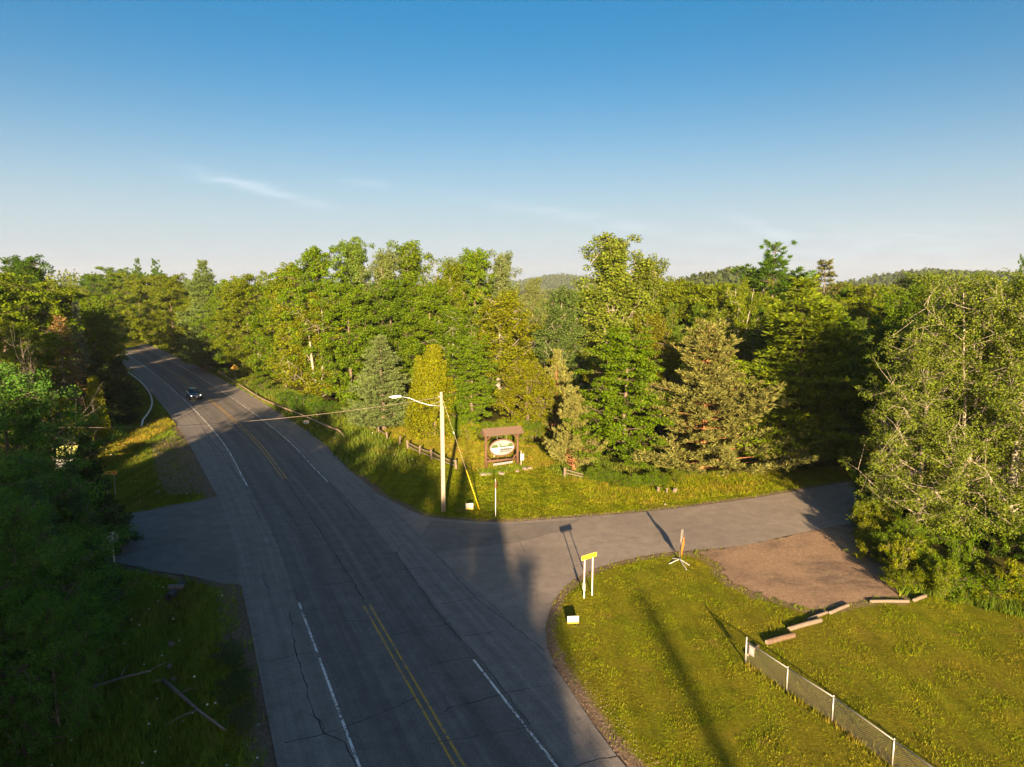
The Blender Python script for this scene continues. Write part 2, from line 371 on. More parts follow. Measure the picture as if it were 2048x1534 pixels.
M['paint_yellow'] = paint_mat('worn_yellow_road_paint', (0.44, 0.26, 0.03), 0.525)
def grass_mat(name, c1, c2, c3, dryscale=0.35, dry=0.45):
    t = NT(name); r = t.island(); n = t.noise(dryscale, 4); n2 = t.noise(1.7, 3)
    c = t.mix(t.maprange(n2, 0.3, 0.7, 0, 1), c1, c2)
    c = t.mix(t.maprange(n, dry, dry + 0.25, 0, 0.85), c, c3)
    mow = t.noise(1.0, 3, t.mapping(t.pos(), (1.5, 0.10, 1.0), (0, 0, R(22)))); c = t.mix(1.0, c, t.maprange(mow, 0.3, 0.7, 0.74, 1.22), 'MULTIPLY')
    worn = t.noise(0.55, 5, None, 0.65); c = t.mix(t.maprange(worn, 0.60, 0.70, 0, 0.6), c, (0.19, 0.135, 0.035))
    c = t.mix(1.0, c, t.maprange(r, 0, 1, 0.66, 1.34), 'MULTIPLY')
    b = t.bsdf(c, 0.65, 0, 0.05); tr = t.n('ShaderNodeBsdfTranslucent'); t.set(tr.inputs[0], c)
    mx = t.n('ShaderNodeMixShader'); mx.inputs[0].default_value = 0.25; t.t.links.new(b, mx.inputs[1]); t.t.links.new(tr.outputs[0], mx.inputs[2])
    return t.done(mx.outputs[0])
M['grass_lawn'] = grass_mat('mown_lawn_grass', (0.104, 0.155, 0.003), (0.168, 0.194, 0.004), (0.215, 0.178, 0.014), 0.3, 0.46)
M['grass_tall'] = grass_mat('tall_green_grass', (0.065, 0.115, 0.012), (0.115, 0.155, 0.014), (0.19, 0.16, 0.03), 0.22, 0.52)
M['grass_shade_lift'] = grass_mat('shade_lifted_ditch_grass', (0.095, 0.175, 0.022), (0.155, 0.220, 0.026), (0.22, 0.20, 0.05), 0.22, 0.54)  # tall grass in a brighter green, colour raised to offset the shade there
M['grass_gold'] = grass_mat('dry_golden_grass', (0.12, 0.135, 0.010), (0.18, 0.165, 0.014), (0.26, 0.175, 0.035), 0.4, 0.46)
M['grass_weed'] = grass_mat('leafy_roadside_weeds', (0.06, 0.11, 0.008), (0.10, 0.15, 0.010), (0.17, 0.18, 0.012), 0.5, 0.5)
M['flower'] = plain('white_wild_flowers', (0.5, 0.5, 0.45), 0.7, var=0.1)

# ------------------------------------------------------------------ layout of the place (metres; camera stands above the origin)
cl_px = [(270, 700), (330, 735), (410, 792), (500, 870), (570, 958), (640, 1050), (730, 1205), (920, 1534)]
CL = GP(cl_px)
d0 = CL[-1] - CL[-2]; d0 /= np.hypot(*d0)
far = np.array([[-212.0, 285.0], [-185.0, 275.0], [-157.0, 259.0], [-132.0, 236.0], [-112.5, 208.0]])
CL = np.vstack([far, CL, [CL[-1] + d0 * k for k in (25, 60, 130, 260)]])[::-1]       # near to far
CLs = smooth(CL, 10)
def path_frame(P):
    d = np.gradient(P, axis=0); d /= np.hypot(d[:, 0], d[:, 1])[:, None]
    return d, np.stack([d[:, 1], -d[:, 0]], 1)                                        # tangent, right-hand normal
TAN, NRM = path_frame(CLs)
SLEN = np.concatenate([[0], np.cumsum(np.hypot(*np.diff(CLs, axis=0).T))])
def project(pts):
    o = []
    for p in np.atleast_2d(pts):
        i = np.argmin(np.hypot(*(CLs - p).T)); o.append((SLEN[i] + (p - CLs[i]) @ TAN[i], (p - CLs[i]) @ NRM[i]))
    return np.array(o)
pl = project(GP([(555, 1534), (500, 1250), (480, 1160), (440, 1000), (395, 920), (350, 850), (300, 790), (250, 740)]))
pr = project(GP([(1250, 1534), (1180, 1440), (1090, 1300), (865, 1100), (780, 1010), (700, 940), (620, 862), (540, 803), (440, 748), (330, 703)]))
offL = np.interp(SLEN, pl[np.argsort(pl[:, 0])][:, 0], pl[np.argsort(pl[:, 0])][:, 1])
offR = np.interp(SLEN, pr[np.argsort(pr[:, 0])][:, 0], pr[np.argsort(pr[:, 0])][:, 1])
offL = np.clip(offL, -7.0, -4.8); offR = np.clip(offR, 4.6, 6.6)
EDGE_L = CLs + NRM * offL[:, None]; EDGE_R = CLs + NRM * offR[:, None]
HWY = np.vstack([EDGE_L, EDGE_R[::-1]])

side_up = smooth(GP([(790, 1005), (850, 1032), (930, 1041), (1000, 1044), (1100, 1038), (1300, 1022), (1500, 997), (1650, 971), (1800, 945), (2000, 905)]), 6)
side_lo = smooth(GP([(1110, 1330), (1094, 1290), (1095, 1235), (1122, 1182), (1170, 1146), (1240, 1122), (1330, 1105), (1420, 1098), (1500, 1088), (1600, 1066), (1740, 1040), (2048, 985)]), 6)
SIDE = np.vstack([GP([(700, 960)]), side_up, side_lo[::-1], GP([(980, 1290), (820, 1110)])])
dr_up = smooth(GP([(455, 985), (440, 990), (410, 1000), (350, 1010), (280, 1024), (200, 1030), (60, 1038), (-200, 1050)]), 6)
dr_lo = smooth(GP([(500, 1190), (480, 1170), (440, 1166), (380, 1152), (300, 1140), (230, 1126), (60, 1110), (-200, 1090)]), 6)
DRIVE = np.vstack([GP([(560, 1060)]), dr_up, dr_lo[::-1], GP([(560, 1180)])])
rngp = np.random.default_rng(5)
def ragged(poly, amp, sub=5):
    o = []
    for a, b in zip(poly, np.roll(poly, -1, axis=0)):
        for t in np.linspace(0, 1, sub, endpoint=False):
            o.append(a + (b - a) * t + rngp.normal(0, amp, 2))
    return np.array(o)
LOT = ragged(smooth(GP([(1395, 1104), (1500, 1087), (1620, 1062), (1742, 1040), (1762, 1085), (1790, 1140), (1800, 1192), (1740, 1196), (1640, 1218), (1590, 1208), (1520, 1186), (1462, 1160), (1440, 1130), (1400, 1108)]), 4), 0.13, 4)
DITCH = smooth(GP([(342, 1165), (340, 1230), (345, 1330), (342, 1430), (345, 1534), (350, 1700)]), 6)

def terrain(x, y):
    x = np.asarray(x, float); y = np.asarray(y, float)
    z = np.full(np.broadcast(x, y).shape, -0.035)
    z = z + 0.018 * (np.sin(x * 0.9 + 1.3) * np.cos(y * 0.7) + np.sin(x * 0.31 - y * 0.43))
    def ss(v, a, b):
        t = np.clip((v - a) / (b - a), 0, 1); return t * t * (3 - 2 * t)
    left = ss(-x - 0.30 * y, 42, 190)                       # the wooded slope left of the highway
    z = z + 11.0 * left * ss(y, 30, 160)
    r = np.hypot(x, y)
    z = z + 5.0 * ss(r, 420, 1500) + ss(r, 300, 900) * 2.0 * np.sin(x * 0.006) * np.cos(y * 0.005)
    return z
def tz(x, y): return float(terrain(np.array([x]), np.array([y]))[0])

def grid_axis(lo, hi, step, out, g=1.18):
    a = list(np.arange(lo, hi + 1e-6, step)); s = step
    while a[-1] < out: s *= g; a.append(a[-1] + s)
    s = step
    while a[0] > -out: s *= g; a.insert(0, a[0] - s)
    return np.array(a)
gx = grid_axis(-62, 48, 0.55, 3600); gy = grid_axis(14, 118, 0.55, 3600)
XX, YY = np.meshgrid(gx, gy); P2 = np.stack([XX.ravel(), YY.ravel()], 1)
ZZ = terrain(P2[:, 0], P2[:, 1])
dd = dist_to_line(DITCH, P2); ZZ -= 0.55 * np.exp(-(dd / 0.75) ** 2)
for poly in (HWY, SIDE, DRIVE): ZZ[inside(poly, P2)] -= 0.05
nx = len(gx); ii = np.arange(len(P2)).reshape(XX.shape)
FQ = np.stack([ii[:-1, :-1].ravel(), ii[:-1, 1:].ravel(), ii[1:, 1:].ravel(), ii[1:, :-1].ravel()], 1)
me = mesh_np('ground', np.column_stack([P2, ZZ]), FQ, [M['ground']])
# what covers the ground: R forest floor, G dry grass, B bare dirt
near = (np.abs(P2[:, 0]) < 300) & (P2[:, 1] > -20) & (P2[:, 1] < 330)
cov = np.zeros((len(P2), 4), np.float32); cov[:, 3] = 1
LAWN_C = GP([(640, 860), (720, 835), (800, 830), (930, 880), (1090, 885), (1130, 935), (1250, 960), (1500, 930), (1700, 935), (1700, 965), (1300, 1024), (1000, 1044), (850, 1032), (700, 940)])
LAWN_R = GP([(1110, 1330), (1094, 1240), (1170, 1146), (1330, 1105), (1400, 1104), (1460, 1160), (1600, 1215), (1800, 1195), (1850, 1185), (2100, 1230), (2300, 1700), (1300, 1700)])
VERGE_L = GP([(250, 800), (300, 790), (352, 850), (400, 920), (425, 985), (280, 1026), (180, 1020), (120, 960), (170, 890), (240, 850)])
TALL_L = GP([(230, 1128), (300, 1142), (380, 1154), (480, 1172), (500, 1250), (560, 1540), (600, 1750), (-100, 1750), (60, 1300)])
isl = inside(LAWN_C, P2) | inside(LAWN_R, P2) | inside(VERGE_L, P2) | inside(TALL_L, P2) | inside(LOT, P2) | inside(SIDE, P2) | inside(HWY, P2) | inside(DRIVE, P2)
dh = np.full(len(P2), 99.0); idx = np.nonzero(near)[0]
dh[idx] = np.minimum(dist_to_line(EDGE_R[::3], P2[idx]), dist_to_line(EDGE_L[::3], P2[idx]))
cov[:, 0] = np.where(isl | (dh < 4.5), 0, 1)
cov[:, 0][(P2[:, 1] < 10)] = 0.3
pd = project_s = None
GOLD = GP([(178, 925), (250, 868), (330, 836), (352, 850), (300, 878), (190, 950)])
GOLD2 = GP([(760, 860), (830, 850), (960, 885), (1080, 890), (1110, 930), (980, 950), (850, 905)])
cov[:, 1] = np.maximum(inside(GOLD, P2) * 1.0, inside(GOLD2, P2) * 0.7)
cov[:, 1] = np.maximum(cov[:, 1], inside(LAWN_R, P2) * 0.35)
dirt = np.zeros(len(P2))
de = dist_to_line(EDGE_R[::2], P2[idx]); dl = dist_to_line(EDGE_L[::2], P2[idx]); du_ = dist_to_line(side_up, P2[idx]); dlo = dist_to_line(side_lo, P2[idx]); ddr = np.minimum(dist_to_line(dr_up, P2[idx]), dist_to_line(dr_lo, P2[idx]))
dirt[idx] = np.clip(1.15 - de / 0.95, 0, 1) * (P2[idx, 1] < 95) + np.clip(1.1 - dl / 1.5, 0, 1) * (P2[idx, 1] < 90) + np.clip(1.15 - du_ / 1.0, 0, 1) + np.clip(1.1 - dlo / 0.8, 0, 1) + np.clip(1.0 - ddr / 0.8, 0, 1)
dlot = dist_to_line(np.vstack([LOT, LOT[:1]]), P2[idx]); dirt[idx] += np.clip(0.95 - dlot / 1.1, 0, 1)
BANK = GP([(300, 890), (345, 870), (400, 930), (415, 985), (330, 990), (310, 940)])
BANK2 = GP([(430, 1178), (485, 1180), (505, 1260), (560, 1530), (540, 1534), (490, 1350), (440, 1290)])
dirt += inside(BANK, P2) * 0.75 + inside(BANK2, P2) * 0.55
cov[:, 2] = np.clip(dirt, 0, 1)
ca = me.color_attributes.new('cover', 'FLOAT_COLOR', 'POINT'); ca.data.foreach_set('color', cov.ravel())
me.polygons.foreach_set('use_smooth', [True] * len(me.polygons))
ground = tag(link('ground', me), kind='structure')

# ---- roads
NC = 9
offs = offL[:, None] + (offR - offL)[:, None] * np.linspace(0, 1, NC)[None]
V = CLs[:, None, :] + NRM[:, None, :] * offs[:, :, None]
V3 = np.concatenate([V, np.full(V.shape[:2] + (1,), 0.006)], 2)
jj = np.arange(V3.shape[0] * NC).reshape(-1, NC)
FQ = np.stack([jj[:-1, :-1].ravel(), jj[:-1, 1:].ravel(), jj[1:, 1:].ravel(), jj[1:, :-1].ravel()], 1)
me = mesh_np('highway', V3.reshape(-1, 3), FQ, [M['asphalt']])
uvl = me.uv_layers.new(name='road'); uvv = np.stack([offs, np.broadcast_to(SLEN[:, None], offs.shape)], 2).reshape(-1, 2)[FQ.ravel()]
uvl.data.foreach_set('uv', uvv.astype(np.float32).ravel())
highway = tag(link('highway', me), kind='structure')
def sheet(name, poly, z, mat, thick=0.0):
    me = bpy.data.meshes.new(name); n = len(poly)
    me.from_pydata([(p[0], p[1], z) for p in poly], [], [tuple(range(n))])
    bm = bmesh.new(); bm.from_mesh(me); bmesh.ops.triangulate(bm, faces=bm.faces[:])
    for f in bm.faces:
        if f.normal.z < 0: f.normal_flip()
    bm.to_mesh(me); bm.free(); me.materials.append(mat); return tag(link(name, me), kind='structure')
side_road = sheet('side_road', SIDE, 0.0005, M['asphalt_side'])
driveway = sheet('driveway', DRIVE, -0.001, M['asphalt_drive'])
lot = sheet('gravel_lot', LOT, -0.004, M['gravel'])

patch = sheet('asphalt_patch', GP([(862, 1040), (930, 1046), (1000, 1049), (1100, 1043), (1160, 1039), (1120, 1062), (1045, 1083), (960, 1092), (872, 1102), (840, 1075)]), 0.0032, asphalt_mat('darker_asphalt_patch', (0.150, 0.134, 0.118))); del patch['kind']; patch.parent = side_road
def ribbon(name, P, w, z, mat, parent):
    P = np.asarray(P); t, n = path_frame(P); w = np.asarray(w) if hasattr(w, '__len__') else np.full(len(P), w)
    A = P - n * w[:, None] / 2; B = P + n * w[:, None] / 2
    V = np.column_stack([np.vstack([A, B]), np.full(2 * len(P), z)]); k = len(P)
    F = [(i, i + k, i + k + 1, i + 1) for i in range(k - 1)]
    return link(name, mesh_np(name, V, F, [mat]), parent)
def along(s0, s1, off):
    m = (SLEN >= s0) & (SLEN <= s1); s = np.arange(s0, s1, 1.0)
    P = np.stack([np.interp(s, SLEN, CLs[:, 0]), np.interp(s, SLEN, CLs[:, 1])], 1); N = np.stack([np.interp(s, SLEN, NRM[:, 0]), np.interp(s, SLEN, NRM[:, 1])], 1)
    return P + N * off
sA = project(GP([(730, 1205)]))[0, 0]; sB = project(GP([(570, 958)]))[0, 0]; sE = SLEN[-1] - 2
LW = project(GP([(600, 1200), (492, 972)])); RW = project(GP([(940, 1305), (655, 965)]))
lo_ = float(np.mean(LW[:, 1])); ro_ = float(np.mean(RW[:, 1]))
for off in (-0.17, 0.17):
    ribbon('centre_line', along(190, sA, off), 0.105, 0.011, M['paint_yellow'], highway); ribbon('centre_line', along(sB, sE, off), 0.12, 0.011, M['paint_yellow'], highway)
ribbon('edge_line', along(190, LW[0, 0], lo_), 0.115, 0.011, M['paint_white'], highway); ribbon('edge_line', along(LW[1, 0], sE, lo_), 0.115, 0.011, M['paint_white'], highway)
ribbon('edge_line', along(190, RW[0, 0], ro_), 0.115, 0.011, M['paint_white'], highway); ribbon('edge_line', along(RW[1, 0], sE, ro_), 0.115, 0.011, M['paint_white'], highway)

rc = np.random.default_rng(11)
def crack(pts, w=0.055, parent=highway, z=0.0145, amp=0.035):
    P = GP(pts); o = []
    for a, b in zip(P[:-1], P[1:]):
        n = max(2, int(np.hypot(*(b - a)) / 0.45))
        for t in np.linspace(0, 1, n, endpoint=False): o.append(a + (b - a) * t + rc.normal(0, amp, 2) * (0 < t))
    o.append(P[-1]); o = np.array(o)
    return ribbon('crack', o, w * rc.uniform(0.3, 1.1, len(o)), z, M['crack'], parent)
# long seams
for pts, w in (([(570, 958), (650, 1077), (728, 1200)], .07), ([(790, 1105), (880, 1232), (985, 1350), (1060, 1450)], .06), ([(865, 1100), (950, 1195), (1090, 1302)], .05),
               ([(580, 1225), (590, 1300), (608, 1360), (625, 1420), (648, 1468)], .06), ([(648, 1468), (690, 1485), (715, 1534)], .05),
               ([(490, 1200), (560, 1185), (590, 1183)], .05), ([(528, 1325), (600, 1308), (625, 1307)], .05), ([(570, 1486), (650, 1468), (700, 1450), (760, 1428), (835, 1394)], .06),
               ([(700, 1165), (695, 1163), (640, 1172)], .05), ([(715, 1170), (800, 1140), (890, 1130)], .05), ([(785, 1270), (840, 1258), (900, 1247)], .055), ([(685, 1243), (740, 1241)], .04),
               ([(928, 1272), (990, 1263)], .05), ([(880, 1209), (948, 1195)], .05), ([(890, 1425), (900, 1415), (950, 1405), (1010, 1385), (1110, 1368)], .06), ([(980, 1470), (1050, 1455)], .05),
               ([(1150, 1534), (1200, 1518), (1240, 1512)], .06), ([(858, 1330), (940, 1315)], .04), ([(450, 967), (480, 960)], .05), ([(430, 998), (495, 990), (510, 1000)], .05), ([(600, 980), (680, 968), (720, 962)], .05),
               ([(710, 1107), (795, 1108), (800, 1095), (820, 1080)], .05), ([(790, 1105), (800, 1115)], .05), ([(660, 1070), (640, 1078), (560, 1085)], .04), ([(490, 972), (505, 1005), (520, 1040)], .06),
               ([(440, 900), (465, 940), (490, 972)], .07), ([(380, 812), (400, 845), (420, 880), (440, 900)], .08), ([(345, 770), (365, 800), (380, 812)], .06), ([(400, 870), (440, 865)], .05), ([(420, 930), (450, 925), (475, 928)], .05),
               ([(660, 968), (690, 1005), (710, 1040)], .06), ([(600, 905), (640, 945), (660, 968)], .06), ([(545, 860), (575, 885), (600, 905)], .05), ([(610, 915), (650, 905), (680, 912)], .05), ([(640, 950), (700, 940)], .05),
               ([(690, 1050), (760, 1035), (830, 1020)], .05), ([(560, 1030), (590, 1060), (600, 1075)], .04), ([(455, 790), (470, 800), (465, 812)], .05), ([(540, 1180), (530, 1170), (525, 1155)], .05), ([(600, 1420), (640, 1440), (650, 1468)], .04),
               ([(300, 765), (330, 790), (345, 770)], .04), ([(860, 1490), (900, 1480), (960, 1470)], .04), ([(1085, 1500), (1120, 1534)], .05)):
    crack(pts, w)
for pts in ([(872, 1104), (960, 1093), (1040, 1084)], [(1040, 1084), (1050, 1105)], [(1150, 1095), (1300, 1070), (1430, 1048)]):
    crack(pts, 0.035, side_road, 0.004, 0.02)
for pts in ([(300, 1030), (440, 1035)], [(260, 1075), (400, 1082), (460, 1078)]): crack(pts, 0.05, driveway, 0.003)

# ------------------------------------------------------------------ trees: one prototype per shape, then copies
def unit(v): return v / (np.linalg.norm(v, axis=-1, keepdims=True) + 1e-9)
class Wood:
    """tapered limbs collected into one mesh"""
    def __init__(s): s.V = []; s.F = []; s.n = 0; s.stems = 1
    def limb(s, pts, r, sides=4):
        pts = np.asarray(pts, float); k = len(pts); r = np.asarray(r, float)
        d = unit(np.gradient(pts, axis=0)); ref = np.where(np.abs(d[:, 2:3]) > 0.9, np.array([[1.0, 0, 0]]), np.array([[0, 0, 1.0]]))
        a = unit(np.cross(d, ref)); b = np.cross(d, a); ang = np.arange(sides) * 2 * np.pi / sides
        ring = pts[:, None] + r[:, None, None] * (np.cos(ang)[None, :, None] * a[:, None] + np.sin(ang)[None, :, None] * b[:, None])
        s.V.append(ring.reshape(-1, 3)); i = np.arange(k * sides).reshape(k, sides) + s.n; j = np.roll(i, -1, axis=1)
        s.F.append(np.stack([i[:-1].ravel(), j[:-1].ravel(), j[1:].ravel(), i[1:].ravel()], 1)); s.n += k * sides
def leaf_quads(rng, C, size, axis_bias, normal_bias, aspect=0.62, var=0.35):
    """diamond leaves round the centres C; bias vectors are (n,3) or 3"""
    n = len(C); L = size * rng.uniform(1 - var, 1 + var, n)[:, None]
    t = unit(rng.normal(0, 1, (n, 3)) + axis_bias); nn = unit(rng.normal(0, 1, (n, 3)) + normal_bias)
    b = unit(np.cross(nn, t)); nn = np.cross(t, b)
    q = np.stack([C - t * L * 0.5, C + b * L * aspect * 0.5 - t * L * 0.06 + nn * L * 0.06, C + t * L * 0.5, C - b * L * aspect * 0.5 - t * L * 0.06 + nn * L * 0.06], 1)
    return q.reshape(-1, 3)
def quads_mesh(name, V, mat):
    n = len(V) // 4; return mesh_np(name, V, np.arange(n * 4).reshape(n, 4), [mat])
PROTO = {}
def proto(key, kind, wood, leaves, mat_w, mat_l, H, Rr):
    ns = wood.stems; stems = [mesh_np(kind + '_trunk', wood.V[i], wood.F[i] - wood.F[i].min(), [M[mat_w]]) for i in range(ns)]
    for me in stems: me.polygons.foreach_set('use_smooth', [True] * len(me.polygons))
    V = wood.V[ns:]; F = wood.F[ns:]; base = int(F[0].min()); br = mesh_np(kind + '_branches', np.vstack(V), np.vstack(F) - base, [M[mat_w]])
    br.polygons.foreach_set('use_smooth', [True] * len(br.polygons))
    PROTO[key] = dict(kind=kind, trunks=stems, branches=br, crown=None if leaves is None else quads_mesh(kind + '_crown', leaves, M[mat_l]), H=H, R=Rr)

LEAF_SCALE = 0.73
def deciduous(key, kind, seed, H, hb, Rr, prof, nlimb=18, ncl=11, lpc=85, ls=0.30, asc=0.75, tr=0.17, rc=0.62, flat=0.7, mat_w='bark', stems=1, lobes=0.3, droop=0.0, twig=0.02, zl=0.72, spikes=0):
    rng = np.random.default_rng(seed); W = Wood(); W.stems = stems; cs = []; later = []
    for st in range(stems):
        ph0 = st * 2 * np.pi / stems + rng.uniform(0, 1); lean = (0.0 if stems == 1 else Rr * 0.32)
        zz = np.linspace(-0.3, H * 0.94, 9); wob = np.cumsum(rng.normal(0, 0.07, (9, 2)), 0) * (H / 15); wob -= wob[0]
        tx = wob[:, 0] + lean * (zz / H) ** 1.2 * np.cos(ph0) + (0.18 * (stems > 1)) * np.cos(ph0); ty = wob[:, 1] + lean * (zz / H) ** 1.2 * np.sin(ph0) + (0.18 * (stems > 1)) * np.sin(ph0)
        rr = tr / math.sqrt(stems) * 1.15 * (1 - zz.clip(0) / H) ** 0.8 + 0.012; rr[0] *= 1.35
        W.limb(np.stack([tx, ty, zz], 1), rr, 7)
        nl = max(5, nlimb // stems)
        for i in range(nl):
            t = (i + rng.uniform(0.2, 0.8)) / nl; zc = hb + (H - hb) * (0.04 + 0.94 * t ** 0.92)
            rad = Rr * prof(t) * rng.uniform(0.72, 1.12); ph = i * 2.399 + rng.uniform(-0.5, 0.5) + ph0
            if stems > 1: ph = ph0 + rng.uniform(-1.9, 1.9)
            za = max(hb * 0.55, min(zc - rad * asc, H * 0.9)); ax, ay = np.interp(za, zz, tx), np.interp(za, zz, ty)
            a0 = np.array([ax, ay, za]); tip = np.array([ax + rad * math.cos(ph), ay + rad * math.sin(ph), zc]) if stems > 1 else np.array([rad * math.cos(ph), rad * math.sin(ph), zc])
            midp = a0 * 0.5 + tip * 0.5 + np.array([0, 0, -0.10 * rad]) + rng.normal(0, 0.08, 3)
            r0 = 0.22 * np.interp(za, zz, rr) + 0.018
            later.append(([a0, midp, tip], [r0, r0 * 0.6, 0.012], 4))
            for j in range(ncl):
                s = rng.uniform(0.30, 1.04); p = (a0 * (1 - s) ** 2 + 2 * midp * s * (1 - s) + tip * s * s) if s <= 1 else tip
                off = rng.normal(0, 1, 3) * Rr * lobes * (0.45 + 0.5 * s) * np.array([1, 1, zl]); c = p + off
                # stay inside the crown's top
                c[2] = min(c[2], H - 0.12 * rng.uniform(0, 1)); c[2] = max(c[2], hb * 0.72)
                c[2] -= droop * rng.uniform(0, 1) * np.hypot(c[0], c[1]) / Rr
                cs.append(c); later.append(([p, (p + c) / 2 + rng.normal(0, 0.05, 3), c], [twig, twig * 0.7, 0.006], 3))
    for q in range(spikes):                                   # upright leaders that break the top outline
        ph = rng.uniform(0, 6.283); rad = Rr * rng.uniform(0.05, 0.5); zt = H * rng.uniform(0.86, 1.0); zb = zt - H * rng.uniform(0.12, 0.2)
        b0 = np.array([rad * 0.5 * math.cos(ph), rad * 0.5 * math.sin(ph), zb]); b1 = np.array([rad * math.cos(ph), rad * math.sin(ph), zt]); later.append(([b0, (b0 + b1) / 2, b1], [0.03, 0.02, 0.006], 3))
        for sv in np.linspace(0.1, 1, 7): cs.append(b0 + (b1 - b0) * sv + rng.normal(0, 0.16 * (1.1 - sv), 3))
    for a in later: W.limb(*a)
    cs = np.array(cs); n = len(cs); sz = rc * rng.uniform(0.65, 1.3, n)
    k = rng.poisson(lpc * 1.05 * (sz / rc) ** 2); idx = np.repeat(np.arange(n), k)
    d = unit(rng.normal(0, 1, (len(idx), 3))) * (rng.uniform(0, 1, len(idx)) ** 0.45)[:, None] * sz[idx][:, None] * np.array([1, 1, flat])
    C = cs[idx] + d; out = unit(C * np.array([1, 1, 0]) + 1e-6)
    V = leaf_quads(rng, C, ls * LEAF_SCALE, np.array([0, 0, -0.35]), out * 0.55 + np.array([0, 0, 0.75]))
    proto(key, kind, W, V, mat_w, 'leaf', H, Rr)

rnd = lambda t: np.sin(np.pi * (0.16 + 0.80 * t)) ** 0.75
tall = lambda t: np.clip(1.15 * (1.02 - t) ** 0.62 * (0.62 + 0.55 * t), 0.12, 1)
cone = lambda t: np.clip((1 - t) ** 0.8, 0.08, 1)
oval = lambda t: np.clip(np.sin(np.pi * (0.10 + 0.85 * t)) ** 0.55, 0.15, 1)
deciduous('maple0', 'maple_tree', 1, 16, 2.2, 3.7, rnd, 26, 18, 84, 0.27, lobes=0.22, rc=0.52, spikes=3)
deciduous('maple1', 'maple_tree', 2, 16, 1.6, 3.4, oval, 28, 17, 84, 0.26, lobes=0.22, rc=0.50, spikes=4)
deciduous('maple2', 'maple_tree', 3, 15, 2.6, 3.1, tall, 26, 17, 84, 0.26, lobes=0.22, rc=0.50, spikes=5)
deciduous('aspen0', 'aspen_tree', 4, 18, 3.0, 2.9, tall, 30, 15, 78, 0.25, asc=1.8, mat_w='bark_pale', lobes=0.20, rc=0.46, flat=1.05, zl=1.3, spikes=6)
deciduous('aspen1', 'aspen_tree', 5, 18, 4.0, 2.8, oval, 28, 15, 78, 0.25, asc=1.9, mat_w='bark_pale', lobes=0.21, rc=0.46, flat=1.05, zl=1.3, spikes=6)
deciduous('aspen2', 'aspen_tree', 6, 18, 1.6, 3.3, lambda t: np.clip((1.03 - t) ** 0.6, 0.1, 1), 36, 14, 80, 0.26, asc=1.6, mat_w='bark_pale', lobes=0.18, rc=0.48, flat=1.0, zl=1.2, spikes=5)
deciduous('birch0', 'birch_tree', 7, 15, 2.6, 2.9, oval, 24, 15, 78, 0.22, asc=1.4, mat_w='bark_birch', lobes=0.22, rc=0.46, flat=0.95, droop=0.8, stems=3, zl=1.1, spikes=4)
deciduous('birch1', 'birch_tree', 8, 14, 0.9, 2.7, rnd, 28, 15, 80, 0.21, asc=1.4, mat_w='bark_birch', lobes=0.20, rc=0.44, flat=0.95, droop=0.5, zl=1.1, spikes=4)
deciduous('golden', 'birch_tree', 9, 9, 0.4, 2.9, lambda t: np.sin(np.pi * (0.28 + 0.66 * t)) ** 0.7, 30, 13, 72, 0.185, asc=1.2, mat_w='bark', lobes=0.24, rc=0.40, flat=0.95, zl=1.0, spikes=5)
deciduous('lowmaple', 'maple_tree', 10, 13, 0.5, 3.8, lambda t: np.clip((1.04 - t) ** 0.62, 0.1, 1), 40, 14, 76, 0.24, asc=0.55, lobes=0.18, rc=0.46, flat=0.5, spikes=3)
deciduous('near_aspen0', 'aspen_tree', 12, 18, 2.0, 3.9, lambda t: np.clip(np.sin(np.pi * (0.2 + 0.76 * t)) ** 0.6, 0.2, 1), 40, 20, 66, 0.165, asc=0.9, tr=0.2, mat_w='bark_pale', lobes=0.22, rc=0.42, flat=0.95, twig=0.016, zl=1.1, spikes=6)
deciduous('near_aspen1', 'aspen_tree', 13, 18, 2.6, 3.7, oval, 40, 19, 66, 0.165, asc=0.95, tr=0.19, mat_w='bark_pale', lobes=0.23, rc=0.42, flat=0.95, stems=2, twig=0.016, zl=1.1, spikes=6)
deciduous('near_leafy', 'broadleaf_tree', 14, 12, 0.8, 4.0, rnd, 34, 16, 78, 0.175, lobes=0.22, rc=0.50, flat=0.7, spikes=3)
deciduous('bush0', 'shrub', 15, 2.4, 0.15, 1.5, lambda t: np.sin(np.pi * (0.35 + 0.6 * t)) ** 0.6, 14, 8, 46, 0.15, asc=0.6, tr=0.05, lobes=0.27, rc=0.28, flat=0.8, stems=3, twig=0.01, spikes=2)
deciduous('bush1', 'shrub', 16, 3.2, 0.1, 1.5, lambda t: np.clip((1.05 - t) ** 0.5, 0.2, 1), 18, 8, 46, 0.16, asc=0.9, tr=0.05, lobes=0.26, rc=0.30, flat=0.9, stems=3, twig=0.01, spikes=3)

